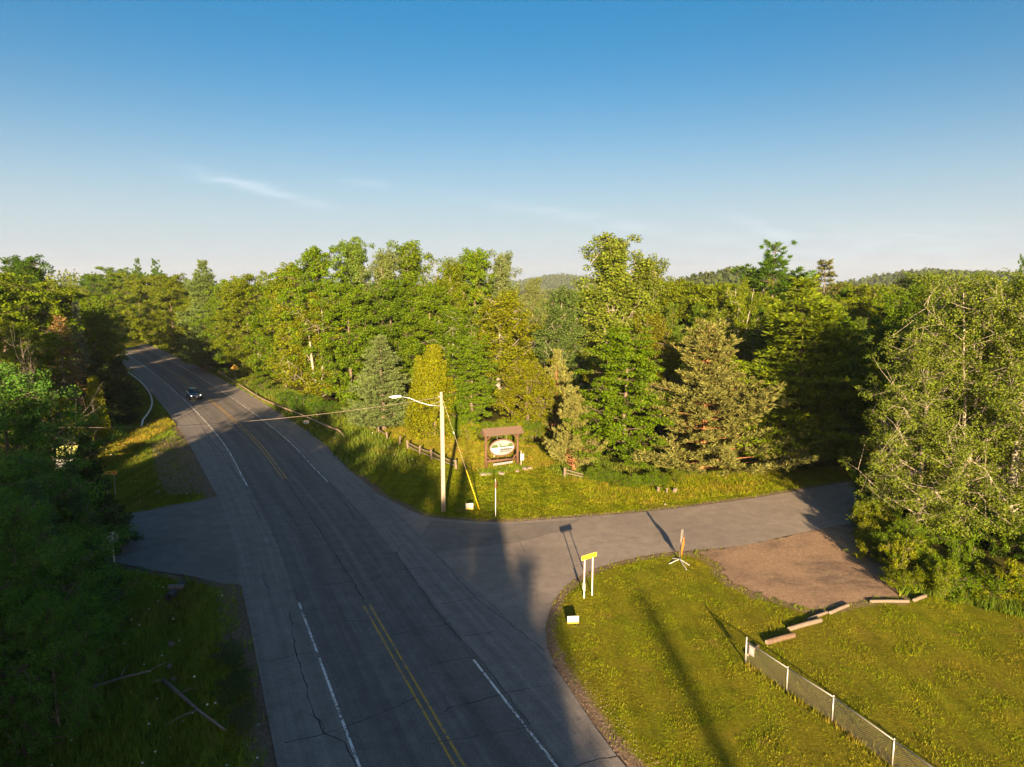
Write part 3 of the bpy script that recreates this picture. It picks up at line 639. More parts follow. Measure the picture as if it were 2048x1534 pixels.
def conifer(key, kind, seed, H, hb, Rr, prof, step=0.6, per=5, mat_w='bark', up=0.12, curve=0.25, dt=0.34, nb=9, bl=0.30, bw=0.055, upb=0.5, side=0.55, tr=0.2, s0=0.22, jitter=0.3, lean=0.0, gap=0.0, s1=0.0):
    rng = np.random.default_rng(seed); W = Wood()
    zz = np.linspace(-0.3, H * 0.985, 8); wx = np.cumsum(rng.normal(0, 0.05, 8)) + lean * zz.clip(0) / H; wx -= wx[0]
    rr = tr * (1 - zz.clip(0) / H) ** 0.9 + 0.012; rr[0] *= 1.3
    W.limb(np.stack([wx, wx * 0.4, zz], 1), rr, 7)
    TC = []; TD = []
    z = hb; w = 0
    while z < H - 0.12:
        t = (z - hb) / (H - hb); m = per if t < 0.85 else 4
        for i in range(m):
            if rng.uniform() < gap: continue
            ph = i * 2 * np.pi / m + w * 0.9 + rng.uniform(-0.3, 0.3); L = max(0.25, Rr * prof(t) * rng.uniform(1 - jitter, 1 + jitter * 0.5))
            zb = z + rng.uniform(-0.25, 0.25) * step; x0 = np.interp(zb, zz, wx)
            dh = np.array([math.cos(ph), math.sin(ph), 0]); upt = up + 0.9 * max(0, t - 0.55)
            s = np.linspace(0, 1, 5); P = np.array([x0, x0 * 0.4, zb]) + dh * (L * s)[:, None] + np.array([0, 0, 1]) * (L * (upt * s + curve * s * s))[:, None]
            W.limb(P, np.linspace(0.018 + 0.012 * L, 0.006, 5), 3)
            sq = s0 + s1 * (1 - t); k = max(2, int(L * (1 - sq) / dt)); ss_ = sq + (1 - sq) * (np.arange(k) + rng.uniform(0, 1, k)) / k
            perp = np.array([-dh[1], dh[0], 0])
            for sv in ss_:
                p = np.array([np.interp(sv, s, P[:, q]) for q in range(3)]); tl = side * L * (1.08 - sv) ** 0.8 * rng.uniform(0.5, 1.0)
                TC.append(p); TD.append(dh + np.array([0, 0, 0.3]))
                for sg in (-1, 1):
                    nt_ = max(1, int(tl / dt + 0.6))
                    for q in range(nt_):
                        e = p + (perp * sg * 0.85 + dh * 0.5) * tl * (q + 0.6) / nt_ + np.array([0, 0, rng.uniform(-0.06, 0.10)])
                        TC.append(e); TD.append(perp * sg * 0.6 + dh * 0.7 + np.array([0, 0, 0.25]))
        z += step * (1 - 0.35 * t) * rng.uniform(0.85, 1.15); w += 1
    TC.append(np.array([wx[-1], wx[-1] * .4, H - 0.2])); TD.append(np.array([0, 0, 1.0]))
    TC = np.array(TC); TD = unit(np.array(TD)); n = len(TC); idx = np.repeat(np.arange(n), nb)
    d = unit(TD[idx] * 0.9 + rng.normal(0, 0.55, (len(idx), 3)) + np.array([0, 0, upb])); ln = bl * rng.uniform(0.65, 1.25, len(idx))[:, None]
    C = TC[idx] + rng.normal(0, 0.05, (len(idx), 3)); sd = unit(np.cross(d, rng.normal(0, 1, (len(idx), 3))))
    V = np.stack([C, C + d * ln * 0.5 + sd * bw, C + d * ln, C + d * ln * 0.5 - sd * bw], 1).reshape(-1, 3)
    proto(key, kind, W, V, mat_w, 'needle', H, Rr)
pinep = lambda t: np.clip((1 - t) ** 0.62 * (0.88 + 0.22 * np.sin(t * 19)), 0.12, 1.1)
conifer('pine0', 'white_pine', 21, 17, 1.4, 4.3, pinep, 0.62, 7, dt=0.30, nb=11, bl=0.37, bw=0.038, up=0.02, curve=0.12, upb=0.25, jitter=0.35, side=0.75)
conifer('pine1', 'white_pine', 22, 17, 4.0, 3.9, lambda t: np.clip(np.sin(np.pi * (0.3 + 0.66 * t)) * (0.8 + 0.3 * np.sin(t * 21)), 0.15, 1.1), 0.75, 6, dt=0.35, nb=14, bl=0.38, bw=0.036, up=0.1, curve=0.25, gap=0.12, jitter=0.45)
conifer('smallpine', 'white_pine', 23, 10, 0.5, 3.0, cone, 0.5, 6, dt=0.27, nb=14, bl=0.30, bw=0.030, up=0.10, curve=0.26, jitter=0.4)
conifer('scots0', 'scots_pine', 24, 12, 0.35, 5.0, lambda t: np.clip((1.05 - t ** 1.5) * (0.80 + 0.28 * np.sin(t * 15 + 1)), 0.16, 1.1), 0.44, 8, 'bark_orange', dt=0.29, nb=12, bl=0.31, bw=0.037, up=0.10, curve=0.26, upb=0.7, s0=0.14, s1=0.30, side=0.48, jitter=0.62, gap=0.10)
conifer('scots1', 'scots_pine', 25, 7, 0.3, 2.7, lambda t: np.clip((1.04 - t ** 1.3) * (0.8 + 0.25 * np.sin(t * 13)), 0.15, 1), 0.46, 7, 'bark_orange', dt=0.25, nb=17, bl=0.25, bw=0.028, up=0.26, curve=0.42, upb=0.9, s0=0.25, s1=0.15, side=0.42, jitter=0.5)
conifer('spruce0', 'spruce_tree', 26, 15, 0.8, 2.9, cone, 0.42, 6, dt=0.30, nb=8, bl=0.30, bw=0.06, up=-0.10, curve=-0.10, upb=-0.15, side=0.5, tr=0.17, s0=0.15)
conifer('spruce1', 'spruce_tree', 27, 13, 0.5, 2.6, lambda t: np.clip((1 - t) ** 1.05, 0.05, 1), 0.40, 6, dt=0.29, nb=8, bl=0.28, bw=0.055, up=-0.05, curve=0.05, upb=0.05, side=0.5, tr=0.15, s0=0.15)
conifer('nearfir', 'fir_tree', 28, 12, 0.6, 2.8, cone, 0.42, 6, dt=0.22, nb=7, bl=0.25, bw=0.04, up=0.02, curve=-0.06, upb=-0.05, side=0.62, tr=0.16, s0=0.15)
conifer('thinning', 'spruce_tree', 29, 13, 1.0, 2.6, cone, 0.55, 5, 'bark_dead', dt=0.42, nb=6, bl=0.26, bw=0.045, up=0.0, curve=0.05, upb=0.0, side=0.5, tr=0.15, s0=0.3, gap=0.2)

def cedar(key, seed, H, Rr, prof, n, ls):
    rng = np.random.default_rng(seed); W = Wood()
    W.limb(np.stack([np.zeros(6), np.zeros(6), np.linspace(-0.3, H * 0.95, 6)], 1), np.linspace(0.14, 0.012, 6), 6)
    m = n // 26; t = rng.uniform(0, 1, m) ** 0.85; ph = rng.uniform(0, 2 * np.pi, m); lob = 1 + 0.22 * np.sin(3 * ph + 7 * t) + 0.16 * np.sin(5 * ph - 11 * t) + rng.normal(0, 0.12, m)
    rad = Rr * np.array([prof(q) for q in t]) * lob * (0.5 + 0.5 * rng.uniform(0, 1, m) ** 0.5)
    c = np.stack([rad * np.cos(ph), rad * np.sin(ph), 0.15 + t * (H - 0.3)], 1)
    for q in c[::6]: W.limb([[0, 0, max(0.2, q[2] - 0.5 * np.hypot(q[0], q[1]))], q], [0.02, 0.006], 3)
    idx = np.repeat(np.arange(m), 26); C = c[idx] + rng.normal(0, 0.16, (len(idx), 3)) * np.array([1, 1, 1.7]); C[:, 2] = np.minimum(C[:, 2], H)
    out = unit(C * np.array([1, 1, 0]) + 1e-6)
    V = leaf_quads(rng, C, ls, out * 0.5 + np.array([0, 0, 1.5]), out * 1.2, 0.42)
    proto(key, 'cedar_tree', W, V, 'bark', 'leaf', H, Rr)
cedar('cedar0', 31, 9, 2.1, lambda t: np.clip((1.02 - t) ** 0.7 * (0.9 + 0.2 * t), 0.08, 1), 22000, 0.19)
cedar('cedar1', 32, 8, 1.5, lambda t: np.clip((1.02 - t) ** 0.8, 0.06, 1), 16000, 0.19)

def deadtree(key, seed, H, spread):
    rng = np.random.default_rng(seed); W = Wood()
    def grow(p, d, L, r, lev):
        k = 5; pts = [p]; dd = d
        for i in range(k):
            dd = unit(dd + rng.normal(0, 0.16, 3) + np.array([0, 0, 0.05])); pts.append(pts[-1] + dd * L / k)
        W.limb(pts, np.linspace(r, r * 0.35, k + 1), 5 if lev < 1 else 3)
        if lev < 3:
            for q in range((10, 5, 3)[lev]):
                s = rng.uniform(0.3, 1.0); i = min(k, int(s * k)); nd = unit(dd * 0.5 + unit(rng.normal(0, 1, 3)) * spread + np.array([0, 0, 0.15]))
                grow(pts[i], nd, L * rng.uniform(0.3, 0.5), r * 0.42, lev + 1)
    grow(np.array([0, 0, -0.3]), np.array([0.05, 0, 1.0]), H, 0.11, 0)
    proto(key, 'dead_tree', W, None, 'bark_dead', None, H, H * 0.3)
deadtree('dead0', 41, 11, 0.9); deadtree('dead1', 42, 9, 1.1)

USED = {}
CAT = {'white_pine': 'pine tree', 'scots_pine': 'pine tree', 'spruce_tree': 'spruce tree', 'fir_tree': 'fir tree', 'cedar_tree': 'cedar tree', 'maple_tree': 'maple tree', 'aspen_tree': 'aspen tree', 'birch_tree': 'birch tree', 'shrub': 'shrub', 'dead_tree': 'dead tree', 'broadleaf_tree': 'tree'}
trng = np.random.default_rng(77)
TREES = []
def plant(key, x, y, H, sxy, color, label, group=None, rz=None, name=None):
    p = PROTO[key]; z = tz(x, y)
    o = empty(name or p['kind'], (x, y, z - 0.02), trng.uniform(0, 6.28) if rz is None else rz); o.scale = (sxy, sxy, H / p['H'])
    tag(o, label, CAT[p['kind']], group)
    for me in p['trunks']: link('trunk', me, o)
    link('branches', p['branches'], o)['kind'] = 'stuff'
    if p['crown'] is not None:
        c = link('crown', p['crown'], o); j = trng.uniform(0.9, 1.1); c.color = (color[0] * j, color[1] * j, color[2] * j, 1)
    TREES.append((x, y, p['R'] * sxy)); return o
def T(key, px, Y, top, wpx, color, label, group=None, rz=None):
    """a tree at distance Y whose crown tops out at photo row `top` and spans wpx columns"""
    x = xat(px, Y, 8.0); H = zat(top, Y) - tz(x, Y); dep = Y * CT + 10 * ST
    sx = wpx / F_PX * dep / 2 / PROTO[key]['R'] * 1.10
    return plant(key, x, Y, H, sx, color, label, group, rz)
def Yb(py): return G(0, py)[1]

# leaf colours (albedo)
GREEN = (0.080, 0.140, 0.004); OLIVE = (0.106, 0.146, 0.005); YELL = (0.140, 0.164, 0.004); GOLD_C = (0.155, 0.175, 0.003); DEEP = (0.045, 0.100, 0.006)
PINEC = (0.060, 0.100, 0.010); GREYP = (0.135, 0.144, 0.038); SPR = (0.032, 0.058, 0.014); BLUE_S = (0.14, 0.18, 0.09); ASP = (0.118, 0.160, 0.018); BROWN = (0.16, 0.11, 0.04); ASP_NEAR = (0.120, 0.165, 0.020); RUST = (0.118, 0.125, 0.006)

# --- the stand behind the resort sign and along the lawn
T('cedar0', 868, 84, 690, 92, GOLD_C, 'golden cedar bush behind the street light pole')
T('cedar1', 838, 87, 712, 46, YELL, 'narrow yellow cedar at left edge of the golden cedar')
T('lowmaple', 944, 84, 672, 130, GREEN, 'layered green maple between golden cedar and golden birch')
T('golden', 1054, 82, 722, 128, GOLD_C, 'rounded golden birch right behind the wooden resort sign')
T('scots1', 1112, 84, 700, 92, GREYP, 'grey green pine just right of the golden birch')
T('birch1', 1002, 94, 584, 150, YELL, 'tall yellow green birch rising behind the resort sign')
T('smallpine', 764, 88, 672, 150, (0.098, 0.140, 0.045), 'soft grey green pine left of the golden cedar')
T('aspen2', 1218, 92, 473, 185, ASP, 'tallest tree in the middle, a pointed leafy aspen on the skyline')
T('aspen0', 1290, 95, 512, 120, ASP, 'tall aspen leaning on the right side of the tallest aspen')
T('aspen0', 1122, 90, 575, 112, (0.084, 0.135, 0.030), 'darker green aspen left of the tallest aspen')
T('lowmaple', 1252, 67, 655, 210, GREEN, 'bright green maple with branches down to the lawn')
T('scots0', 1410, 68, 652, 320, GREYP, 'broad grey green pine with orange trunk beside the side road')
T('scots1', 1150, 68, 775, 118, GREYP, 'small grey green pine left of the bright green maple')
T('pine0', 1598, 71, 553, 310, (0.108, 0.157, 0.008), 'big layered white pine right of the orange trunked pine')
T('pine1', 1543, 112, 488, 190, DEEP, 'dark pine top breaking the skyline above the big white pine')
T('thinning', 1640, 100, 520, 165, (0.085, 0.095, 0.025), 'brownish spruce top on the skyline right of the white pine')
T('golden', 1308, 80, 630, 110, RUST, 'rusty golden birch between bright maple and orange trunked pine')
T('golden', 1213, 75, 722, 74, RUST, 'small rusty shrub like birch above the bright green maple')
T('maple1', 1692, 88, 640, 130, GREEN, 'leafy green maple between white pine and right hand aspens')
T('maple1', 1640, 92, 600, 120, OLIVE, 'olive maple behind the right side of the white pine')
T('maple0', 1420, 100, 566, 170, OLIVE, 'rounded olive maple above the orange trunked pine')
T('maple2', 1345, 104, 556, 120, OLIVE, 'olive maple right of the tallest aspen')
T('birch0', 1478, 96, 560, 90, OLIVE, 'pale stemmed birch clump in the dark gap beside the white pine')
T('maple1', 1750, 100, 570, 150, OLIVE, 'olive maple crown just left of the right hand aspens')
T('maple0', 1830, 110, 545, 150, (0.094, 0.140, 0.020), 'rounded maple crown behind the right hand aspens')
T('maple1', 1565, 84, 640, 150, PINEC, 'green crown filling behind the big white pine')
T('birch1', 1068, 118, 558, 66, (0.112, 0.140, 0.040), 'rounded distant tree in the gap below the far hill')
T('birch1', 1035, 112, 615, 90, (0.122, 0.151, 0.040), 'pale feathery crown left of the gap below the far hill')
# --- tall crowns left of the gap
T('aspen1', 1000, 108, 508, 84, (0.112, 0.151, 0.050), 'thin aspen at right end of the tall left stand')
T('maple0', 950, 108, 498, 120, (0.089, 0.151, 0.004), 'rounded tall crown near right end of the tall left stand')
T('aspen0', 905, 104, 520, 90, OLIVE, 'tall aspen left of the rounded crown in the left stand')
T('aspen1', 830, 106, 486, 120, (0.098, 0.157, 0.005), 'tall olive aspen in the middle of the left stand')
T('aspen0', 770, 104, 500, 100, (0.112, 0.151, 0.040), 'tall aspen with pale stems left of the middle olive aspen')
T('maple2', 712, 108, 478, 92, (0.080, 0.135, 0.020), 'blue green topped crown, highest in the left stand')
T('maple0', 640, 104, 494, 130, (0.084, 0.149, 0.004), 'broad olive crown at left end of the tall left stand')
T('maple2', 585, 112, 528, 110, OLIVE, 'olive crown stepping down from the tall left stand')
T('birch0', 640, 100, 590, 150, YELL, 'yellow green birch with white stems beside the highway verge')
T('maple1', 700, 96, 570, 130, GREEN, 'green crown above the soft grey green pine')
T('maple1', 780, 98, 560, 130, (0.074, 0.135, 0.005), 'olive crown between the grey green pine and the skyline')
T('maple0', 860, 97, 570, 130, (0.084, 0.140, 0.004), 'green crown above the golden cedar')
T('birch1', 905, 92, 620, 110, GREEN, 'green birch between golden cedar and layered maple')
T('maple1', 560, 118, 556, 120, GREEN, 'green roadside maple near the yellow diamond sign')
T('maple1', 497, 132, 552, 120, OLIVE, 'olive roadside maple above the yellow diamond sign')
T('pine0', 412, 150, 520, 118, (0.080, 0.124, 0.030), 'layered roadside pine with its top above the skyline')
T('maple1', 455, 142, 560, 90, GREEN, 'green roadside maple just right of the layered pine')
T('maple0', 345, 172, 548, 100, OLIVE, 'olive roadside maple left of the layered pine')
T('pine1', 318, 205, 522, 56, DEEP, 'dark pine top on the skyline far along the highway')
T('maple1', 283, 200, 548, 90, OLIVE, 'olive maple over the far bend of the highway')
T('pine1', 282, 235, 520, 46, DEEP, 'dark narrow pine top over the far bend')
T('maple1', 235, 240, 535, 90, GREEN, 'green maple closing the far end of the highway')
T('maple0', 190, 255, 548, 80, DEEP, 'dark maple at the end of the highway, behind the far orange sign')
# --- right hand aspens near the gravel lot
T('near_aspen0', 1846, 47.5, 668, 215, ASP_NEAR, 'low pale stemmed aspen leaning over the side road, leftmost of the right hand aspens', rz=2.2)
T('near_aspen1', 1942, 46.5, 550, 235, ASP_NEAR, 'twin stemmed aspen beside the gravel lot')
T('near_aspen0', 2040, 45.5, 540, 300, ASP_NEAR, 'tall aspen at the right edge of the picture', rz=0.4)
T('near_aspen1', 1985, 53, 552, 270, (0.112, 0.162, 0.012), 'aspen standing behind the twin stemmed aspen', rz=1.0)
T('near_aspen0', 1900, 51, 585, 160, ASP_NEAR, 'slim aspen between the low leaning aspen and the twin stemmed aspen', rz=3.3)
T('maple0', 1790, 66, 640, 170, DEEP, 'dark leafy tree shaded behind the leftmost right hand aspen')
T('pine1', 2030, 92, 518, 70, DEEP, 'dark pine top at the right edge of the skyline')
# --- left of the highway
T('spruce1', 160, 96, 604, 66, BLUE_S, 'blue grey spruce tip left of the highway')
T('thinning', 126, 86, 632, 128, BROWN, 'brown thinning spruce left of the blue grey spruce')
T('maple1', 214, 124, 664, 58, YELL, 'small bright green tree at the left road edge')
T('spruce0', 232, 104, 716, 86, SPR, 'dark spruce beside the pale curved guardrail')
T('spruce0', 196, 90, 700, 100, SPR, 'dark spruce behind the narrow golden cedar')
T('spruce1', 226, 92, 770, 90, SPR, 'low dark spruce at the back of the sunlit verge')
T('cedar1', 184, 80, 752, 50, GOLD_C, 'narrow golden cedar on the left bank')
T('cedar0', 112, 74, 792, 104, GOLD_C, 'broad golden cedar on the left bank')
T('dead0', 92, 66, 690, 90, GREEN, 'bare grey dead tree among the left hand trees')
T('dead1', 110, 60, 770, 90, GREEN, 'low bare dead tree spreading over the golden cedars')
T('maple0', 70, 104, 562, 200, (0.100, 0.145, 0.006), 'broad olive brown crown behind the brown spruce')
T('maple1', 14, 84, 552, 190, (0.100, 0.155, 0.005), 'olive tree at the left picture edge')
T('maple0', 60, 130, 512, 130, DEEP, 'dark rounded crown at the left skyline')
T('near_leafy', -2, 76, 640, 150, (0.112, 0.155, 0.008), 'sunlit broadleaf tree low at the left picture edge')
T('maple2', 140, 112, 575, 110, OLIVE, 'olive crown over the blue grey spruce')
T('nearfir', 168, 46, 872, 150, SPR, 'dark fir hanging over the driveway mouth')
T('near_leafy', 60, 47, 800, 240, (0.07, 0.155, 0.022), 'large shaded broadleaf tree at the lower left')
T('near_leafy', 8, 36, 900, 330, (0.07, 0.155, 0.022), 'shaded broadleaf tree filling the lower left edge')
T('nearfir', 118, 38, 1010, 170, SPR, 'dark fir below the driveway at the left')
T('near_leafy', 70, 30, 1080, 290, (0.07, 0.155, 0.022), 'shaded bushy tree at the lower left corner')
T('near_leafy', -20, 26, 1150, 330, (0.07, 0.155, 0.022), 'shaded bushy tree cut by the lower left corner')

T('near_leafy', 22, 44, 735, 260, (0.07, 0.16, 0.024), 'tall shaded broadleaf tree at the left edge above the dark fir')
T('nearfir', 138, 40, 925, 140, (0.055, 0.12, 0.04), 'tall dark fir just below the driveway mouth')
T('near_leafy', 26, 27.5, 985, 240, (0.07, 0.16, 0.026), 'tall shaded leafy tree in the lower left wall of trees')
T('near_leafy', 84, 25, 1190, 160, (0.075, 0.165, 0.026), 'leafy shaded tree nearest the ditch at the lower left')
T('nearfir', 64, 33, 960, 190, (0.055, 0.12, 0.04), 'dark fir standing in the lower left wall of trees')
# --- the wood filling in behind: individuals share a label only where nothing tells them apart
def clear_of(x, y, extra=3.0):
    p = np.array([[x, y]])
    if inside(HWY, p)[0] or inside(SIDE, p)[0] or inside(LAWN_C, p)[0] or inside(LOT, p)[0] or inside(LAWN_R, p)[0] or inside(DRIVE, p)[0] or inside(VERGE_L, p)[0]: return False
    return min(dist_to_line(EDGE_R[::3], p)[0], dist_to_line(EDGE_L[::3], p)[0], dist_to_line(side_up, p)[0], dist_to_line(side_lo, p)[0]) > extra
def fits(x, y, d):
    return all((x - a) ** 2 + (y - b) ** 2 > d * d for a, b, _ in TREES)
frng = np.random.default_rng(123)
DECID = ['maple0', 'maple1', 'maple2', 'aspen0', 'aspen1', 'birch1', 'maple1', 'maple0']
def fill(n, region, hrange, dmin, label, group, mixp=0.2, tries=4000, extra=4.0, lim=None, keys=None, ymid=(110, 150)):
    k = 0
    for _ in range(tries):
        if k >= n: break
        x, y = region(frng)
        if not clear_of(x, y, extra) or not fits(x, y, dmin): continue
        H = frng.uniform(*hrange) if lim is None else min(frng.uniform(*hrange), lim(x, y))
        if H < 5: continue
        if frng.uniform() < mixp: key = str(frng.choice(['pine1', 'spruce0', 'pine0'])); ci = frng.integers(3); c = [PINEC, SPR, (0.05, 0.08, 0.02)][ci]; cw = ('green', 'dark', 'dull green')[ci]
        else: key = str(frng.choice(keys or DECID)); ci = frng.integers(7); c = [GREEN, OLIVE, GREEN, YELL, ASP, (0.065, 0.12, 0.005), (0.085, 0.145, 0.004)][ci]; cw = ('green', 'olive', 'green', 'yellow green', 'grey green', 'deep green', 'fresh green')[ci]
        dw = 'near the front' if y < ymid[0] else 'half way back' if y < ymid[1] else 'far back'
        hw = 'tall' if H > hrange[0] + 0.6 * (hrange[1] - hrange[0]) else 'lower'
        lb = '%s %s %s %s, %s' % (hw, cw, CAT[PROTO[key]['kind']], label, dw)
        plant(key, x, y, H, H / PROTO[key]['H'] * frng.uniform(0.85, 1.15), c, lb, group + ', ' + dw); k += 1
# two rows along the right side of the highway
def row_right(r):
    i = r.integers(0, len(CLs)); s = r.uniform(70, 320) + SLEN[np.argmin(np.abs(CLs[:, 1] - 80))] - 80
    o = np.interp(s, SLEN, offR) + r.choice([6.0, 10.5]) + r.uniform(-1, 1.5)
    return (np.interp(s, SLEN, CLs[:, 0]) + np.interp(s, SLEN, NRM[:, 0]) * o, np.interp(s, SLEN, CLs[:, 1]) + np.interp(s, SLEN, NRM[:, 1]) * o)
def skyl(base):
    def f(x, y):
        px = CX + F_PX * x / (y * CT + 2); dip = -5.0 if 1000 < px < 1150 else 0.0          # the low gap that shows the far hill
        return CAM_H + (base + dip + 1.0 * math.sin(x * 0.13 + y * 0.05)) * y / 100.0 - tz(x, y)
    return f
fill(70, row_right, (13, 18), 3.4, 'in the row along the long guardrail', 'roadside row', 0.12, 3000, 4.5, skyl(0.0), ymid=(130, 190))
fill(130, lambda r: (r.uniform(-95, 78), r.uniform(88, 215)), (15, 19), 4.4, 'in the wood behind the lawn', 'middle wood', 0.18, 6000, 6, skyl(0.6))
fill(60, lambda r: (r.uniform(20, 80), r.uniform(62, 150)), (13, 18), 4.6, 'in the wood behind the right hand aspens', 'right wood', 0.2, 5000, 4.5, skyl(0.6), ymid=(85, 115))
fill(80, lambda r: (r.uniform(-200, -44), r.uniform(74, 240)), (11, 16), 4.6, 'on the slope left of the highway', 'left slope', 0.3, 6000, 6, lambda x, y: CAM_H + (1.6 + 1.2 * math.sin(x * 0.11 + y * 0.07)) * y / 100.0 - tz(x, y))

# the far wood: one mass of crowns nobody could count
def far_wood():
    r = np.random.default_rng(9); n = 3400; A = []
    az = r.uniform(-0.78, 0.78, n); d = r.uniform(190, 620, n) ** 1.0; az[2600:] = r.uniform(-0.06, 0.13, 800); d[2600:] = r.uniform(170, 2300, 800)
    x = d * np.sin(az); y = d * np.cos(az); P = np.stack([x, y], 1)
    ok = (dist_to_line(CLs[::4], P) > 13); x, y, d = x[ok], y[ok], d[ok]; n = len(x)
    z0 = terrain(x, y); H = np.minimum(r.uniform(14, 19, n), 18.4 + 0.010 * (d - 190) * (0.5 + 0.5 * np.sin(x * 0.02)) - z0 + np.where(x < -40, 1.6, 0) * d / 100)
    pxf = CX + F_PX * x / (y * CT + 2); H = np.where((pxf > 985) & (pxf < 1165), np.minimum(H, 18 - 0.022 * d - z0), H); H = np.clip(H, 4, 20); con = r.uniform(0, 1, n) < 0.3; Rr = np.where(con, 2.3, 3.6) * r.uniform(0.8, 1.2, n)
    m = 34; t = r.uniform(0, 1, (n, m)); ph = r.uniform(0, 6.283, (n, m)); pr = np.where(con[:, None], (1.02 - t), np.sin(np.pi * (0.2 + 0.75 * t)) ** 0.7) * (0.6 + 0.4 * r.uniform(0, 1, (n, m)))
    C = np.stack([x[:, None] + Rr[:, None] * pr * np.cos(ph), y[:, None] + Rr[:, None] * pr * np.sin(ph), z0[:, None] + H[:, None] * (0.25 + 0.75 * t)], 2).reshape(-1, 3)
    V = leaf_quads(r, C, 1.5, np.zeros(3), np.array([0, -0.3, 0.7]), 0.7)
    o = link('far_wood', quads_mesh('far_wood', V, M['leaf'])); o.color = (0.085, 0.115, 0.02, 1)
    tag(o, 'distant mixed wood closing the view behind the nearer trees', 'woodland', kind='stuff')
far_wood()

# hills on the horizon, each with its own wood
def hill(name, px0, px1, D, tops, color, label, tree=4.5, ntree=1500):
    r = np.random.default_rng(int(D)); xs = np.linspace(px0, px1, 60); prof = np.interp(xs, [p[0] for p in tops], [p[1] for p in tops])
    X = np.array([xat(p, D, 20) for p in xs]); Zt = np.array([zat(p, D) for p in prof]) - tree * 0.8
    dep = D * 0.35; J = 14; V = []
    for j in range(J):
        s = j / (J - 1); f = math.sin(math.pi * min(1, s * 1.0)) ** 0.8 if s < 0.5 else math.sin(math.pi * s) ** 0.8
        yy = D - dep / 2 + dep * s
        for i in range(60): V.append((X[i] * yy / D, yy, -6 + (Zt[i] + 6) * f))
    V = np.array(V); k = np.arange(J * 60).reshape(J, 60)
    F = np.stack([k[:-1, :-1].ravel(), k[:-1, 1:].ravel(), k[1:, 1:].ravel(), k[1:, :-1].ravel()], 1)
    h = link('hill', mesh_np('hill', V, F, [M['hillside']])); tag(h, kind='structure')
    i = r.uniform(0, 58.9, ntree); j = r.uniform(0, 6.9, ntree); gi, gj = i.astype(int), j.astype(int); fi, fj = (i - gi)[:, None], (j - gj)[:, None]
    A = V[gj * 60 + gi] * (1 - fi) * (1 - fj) + V[gj * 60 + gi + 1] * fi * (1 - fj) + V[(gj + 1) * 60 + gi] * (1 - fi) * fj + V[(gj + 1) * 60 + gi + 1] * fi * fj
    m = 14; t = r.uniform(0, 1, (ntree, m)); ph = r.uniform(0, 6.283, (ntree, m)); th = tree * r.uniform(0.6, 1.35, ntree)
    C = np.stack([A[:, 0:1] + tree * 0.42 * (1.1 - t) * np.cos(ph), A[:, 1:2] + tree * 0.42 * (1.1 - t) * np.sin(ph), A[:, 2:3] + th[:, None] * t], 2).reshape(-1, 3)
    W_ = leaf_quads(r, C, tree * 0.44, np.zeros(3), np.array([0, -0.5, 0.6]), 0.7)
    o = link('hill_wood', quads_mesh('hill_wood', W_, M['leaf'])); o.color = (*color, 1); tag(o, label, 'woodland', kind='stuff')
t_ = NT('wooded_hillside'); n_ = t_.noise(0.05, 4); M['hillside'] = t_.done(t_.bsdf(t_.mix(n_, (0.03, 0.05, 0.015), (0.06, 0.085, 0.02)), 0.95, 0, 0.1))
hill('hill', 860, 1330, 2600, [(860, 585), (1010, 566), (1060, 560), (1095, 552), (1125, 550), (1160, 554), (1250, 566), (1330, 585)], (0.05, 0.08, 0.02), 'bluish wooded hill far off in the gap between the stands', 14, 2600)
hill('hill', 1330, 1640, 620, [(1330, 580), (1390, 556), (1430, 550), (1475, 542), (1520, 550), (1600, 562), (1640, 575)], (0.05, 0.075, 0.02), 'dark wooded ridge left of the white pine on the skyline', 8, 1500)
hill('hill', 1660, 2180, 1100, [(1660, 572), (1720, 562), (1760, 553), (1800, 547), (1850, 542), (1920, 545), (2000, 548), (2100, 552), (2180, 570)], (0.05, 0.078, 0.022), 'wooded ridge above the right hand aspens', 10, 1900)

